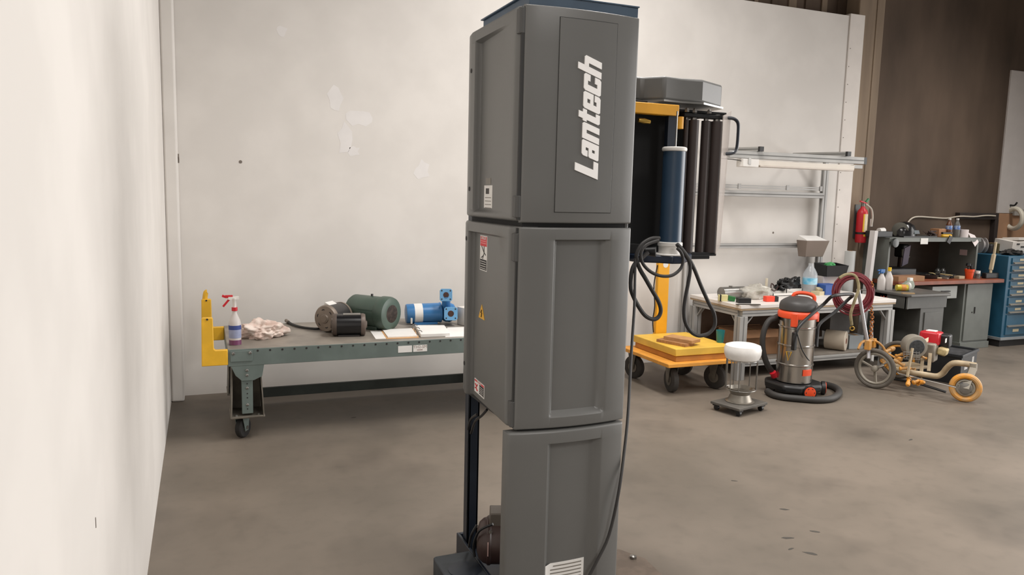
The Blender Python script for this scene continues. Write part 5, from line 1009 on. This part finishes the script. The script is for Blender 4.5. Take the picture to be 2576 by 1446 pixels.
K = thing('small_jar', 'small clear jar with pale lid right of the orange pot', 'jar', (8.86, 6.42, BZ)); MB().lathe([(0, 0), (.03, 0), (.032, .06), (.028, .065)], (8.86, 6.42, BZ), n=18).build('jar_body', M('clear_grey_bottle', (128, 128, 124)), K); MB().cyl((8.86, 6.42, BZ + .063), (8.86, 6.42, BZ + .095), .028, n=18).build('jar_lid', WPLAS, K)
for x in (8.46, 8.55): solo(MB().lathe([(0, 0), (.035, 0), (.036, .08), (.02, .1), (.02, .11), (0, .11)], (x, 6.66, BZ), n=16), 'dark_jar', M('dark_glass_jar', (66, 66, 64), .25, var=.1), 'small dark jar inside the hutch, ' + ('left one' if x < 8.5 else 'nearer the orange pot'), 'jar')
K = thing('bench_brush', 'bench brush with black bristles and long cream handle', 'brush', (9.06, 6.40, BZ)); MB().obox((9.06, 6.40, BZ + .035), (.23, .06, .07)).build('brush_head', BLACKP, K, .008)
CR = M('cream_wood_handle', (206, 190, 158), .6, var=.05)
b0 = Vector((9.06, 6.40, BZ + .07)); MB().tube([b0, b0 + Vector((.0, 0, .04))], .016, 10, False, 0).build('handle_neck', CR, K); MB().beam(b0 + Vector((.0, 0, .035)), b0 + Vector((.03, .0, .23)), .045, .03).build('handle_grip', CR, K, .006); MB().beam(b0 + Vector((.03, .0, .23)), b0 + Vector((.045, .0, .38)), .026, .02).build('handle_end', CR, K, .004)

# ================================================================== blue drawer cabinet
BLC = M('teal_blue_enamel', (38, 88, 114), .45, var=.08, scale=5); BXL, BYF = 9.22, 6.30
T = thing('drawer_cabinet', 'teal blue industrial drawer cabinet at the right edge', 'cabinet', (9.6, 6.65, 0))
MB().box(BXL, BXL + .95, BYF, 7.0, .10, 1.145).build('cabinet_body', BLC, T, .004); MB().box(BXL - .004, BXL + .955, BYF - .006, 7.0, .085, .122).build('base_trim', M('grey_trim', (150, 154, 156), .5, .2, var=.05), T, .003); MB().box(BXL + .03, BXL + .93, BYF + .03, 6.98, 0, .09).build('plinth', INK, T)
zs = [(1.04, 1.125), (.945, 1.03), (.845, .935), (.745, .835), (.64, .735), (.52, .63), (.42, .51), (.15, .41)]
HM = M('drawer_pull_steel', (146, 140, 130), .4, .5, var=.06)
for i, (a, b) in enumerate(zs):
    d = MB().box(BXL + .06, BXL + .92, BYF - .014, BYF + .004, a + .004, b - .004).build('drawer', BLC, T, .002)
    if i == 7: a = .245
    MB().prism([(0, 0), (-.022, .006), (-.022, .012), (0, .024)], BXL + .075, BXL + .90, lambda p, q, h: (h, BYF - .014 + p, a + .008 + q)).build('drawer_pull', HM, d)
    MB().box(BXL + .19, BXL + .30, BYF - .017, BYF - .013, a + .045 if i < 7 else .19, a + .072 if i < 7 else .225).build('drawer_label', M('yellowed_label', (196, 184, 154), .7, var=.06), d)
# on the cabinet
CZ = 1.145
solo(MB().blob((9.28, 6.85, CZ + .085), (.07, .06, .095), .4, 2.5, 3, 8, CZ), 'clear_bag', M('bagged_film', (190, 190, 186), .2, var=.08, scale=15, alpha=.7), 'crinkled clear bag with yellow item at the cabinet corner', 'bag')
K = thing('grey_reel', 'pale grey reel standing behind the brush handle', 'reel', (9.38, 6.78, CZ)); MB().lathe([(.03, -.03), (.10, -.03), (.10, -.022), (.06, -.02), (.06, .02), (.10, .022), (.10, .03), (.03, .03)], (9.38, 6.78, CZ + .10), (.9, -.4, 0), 28).build('reel_body', M('pale_grey_plastic', (170, 166, 164), .5, var=.04), K); MB().obox((9.47, 6.74, CZ + .06), (.10, .10, .12), .3).build('reel_motor', DARK, K, .015)
carton('olive_box', 'olive coloured box behind the white carton on the cabinet', (9.62, 6.76, CZ), (.16, .16, .13), .1, M('olive_board', (96, 88, 58), .7, var=.1))
solo(MB().blob((9.50, 6.46, CZ + .03), (.14, .09, .04), .45, 2.5, 4, 6, CZ), 'dark_glove', M('dark_leather', (52, 50, 48), .8, var=.2, scale=14), 'dark crumpled glove on the cabinet top', 'glove', smooth=75)
K = thing('white_carton', 'white carton with black print on top of the blue cabinet', 'box', (9.72, 6.62, CZ)); MB().obox((9.76, 6.62, CZ + .105), (.38, .26, .15), -.06, .12).build('box_body', M('white_board', (220, 214, 206)), K, .003); MB().obox((9.80, 6.62, CZ + .195), (.30, .20, .035), .15, -.05).build('box_lid', M('white_board', (220, 214, 206)), K, .003)
for a, b in ((9.62, .05), (9.72, .09)): MB().obox((a + .03, 6.487, CZ + .135 if b < .06 else CZ + .10), (b, .002, .016), -.06, .12).build('printed_mark', INK, K)
# ================================================================== on the concrete wall
WYR = 7.06
q = at(2545, 178, WYR); solo(MB().box(9.98, 12.2, WYR - .02, WYR, 1.665, 3.55), 'wall_panel', M('grey_white_panel', (196, 190, 186), .7, var=.02), 'large pale panel fixed high on the concrete wall at right', 'panel')
solo(MB().box(9.96, 12.2, WYR - .02, WYR - .002, 1.02, 1.66), 'plywood_sheet', M('tan_plywood', (176, 136, 104), .8, var=.08, scale=3), 'tan plywood sheet below the pale panel on the concrete wall', 'board')
NSHADE = M('niche_shade_brown', (52, 42, 38), .7, var=.1)  # dark brown carries the shade inside the shallow wall frame
K = thing('wall_niche_frame', 'dark bands for the shade of a shallow frame on the concrete wall behind the hutch bottles', 'frame', (9.5, WYR, 1.3)); MB().box(9.2, 9.95, WYR - .07, WYR, 1.575, 1.66).build('top_shade_band', NSHADE, K, .003); MB().box(9.89, 9.955, WYR - .07, WYR, 1.25, 1.575).build('side_shade_band', NSHADE, K, .003)
hk = at(2552, 520, 6.98); K = thing('tape_ring', 'big white ring of hose hanging from a hook on the tan sheet', 'ring', (hk.x, 6.98, hk.z - .35))
MB().tube([(hk.x, WYR - .02, hk.z + .02), (hk.x, 6.98, hk.z + .02), (hk.x, 6.95, hk.z + .06)], .012, 8).build('wall_hook', BLACKP, K); MB().ring((hk.x, 6.97, hk.z - .16), (.97, -.2, 0), .135, .032, 30, 10).build('ring_body', M('ring_white', (212, 206, 190), .5, var=.04), K)
solo(MB().box(hk.x + .06, hk.x + .3, WYR - .05, WYR - .02, hk.z - .12, hk.z - .03), 'wall_socket', M('socket_grey', (170, 164, 156), .5, var=.04), 'pale socket strip right of the hanging ring', 'socket', bevel=.004)
solo(MB().tube([at(2280, 571, WYR - .03), at(2284, 560, WYR - .02), at(2294, 549, WYR - .012), at(2310, 545, WYR - .012), at(2345, 547, WYR - .012), at(2380, 549, WYR - .012), at(2415, 544, WYR - .08), at(2450, 545, WYR - .085), at(2480, 542, WYR - .085), at(2504, 543, WYR - .085)], .010, 8), 'wall_cable', M('cream_cable_sheath', (204, 194, 178), .5, var=.03), 'cream cable running along the concrete wall above the hutch', 'cable')
# long white lamp tube box leaning by the hutch
K = thing('lamp_tube_sleeve', 'long white tube carton leaning at the left side of the hutch', 'carton', at(2180, 690, 6.45)); MB().beam((7.09, 6.50, .02), at(2199, 580, 6.52), .075, .05).build('sleeve', M('white_sleeve', (206, 202, 200), .7, var=.02), K, .003)
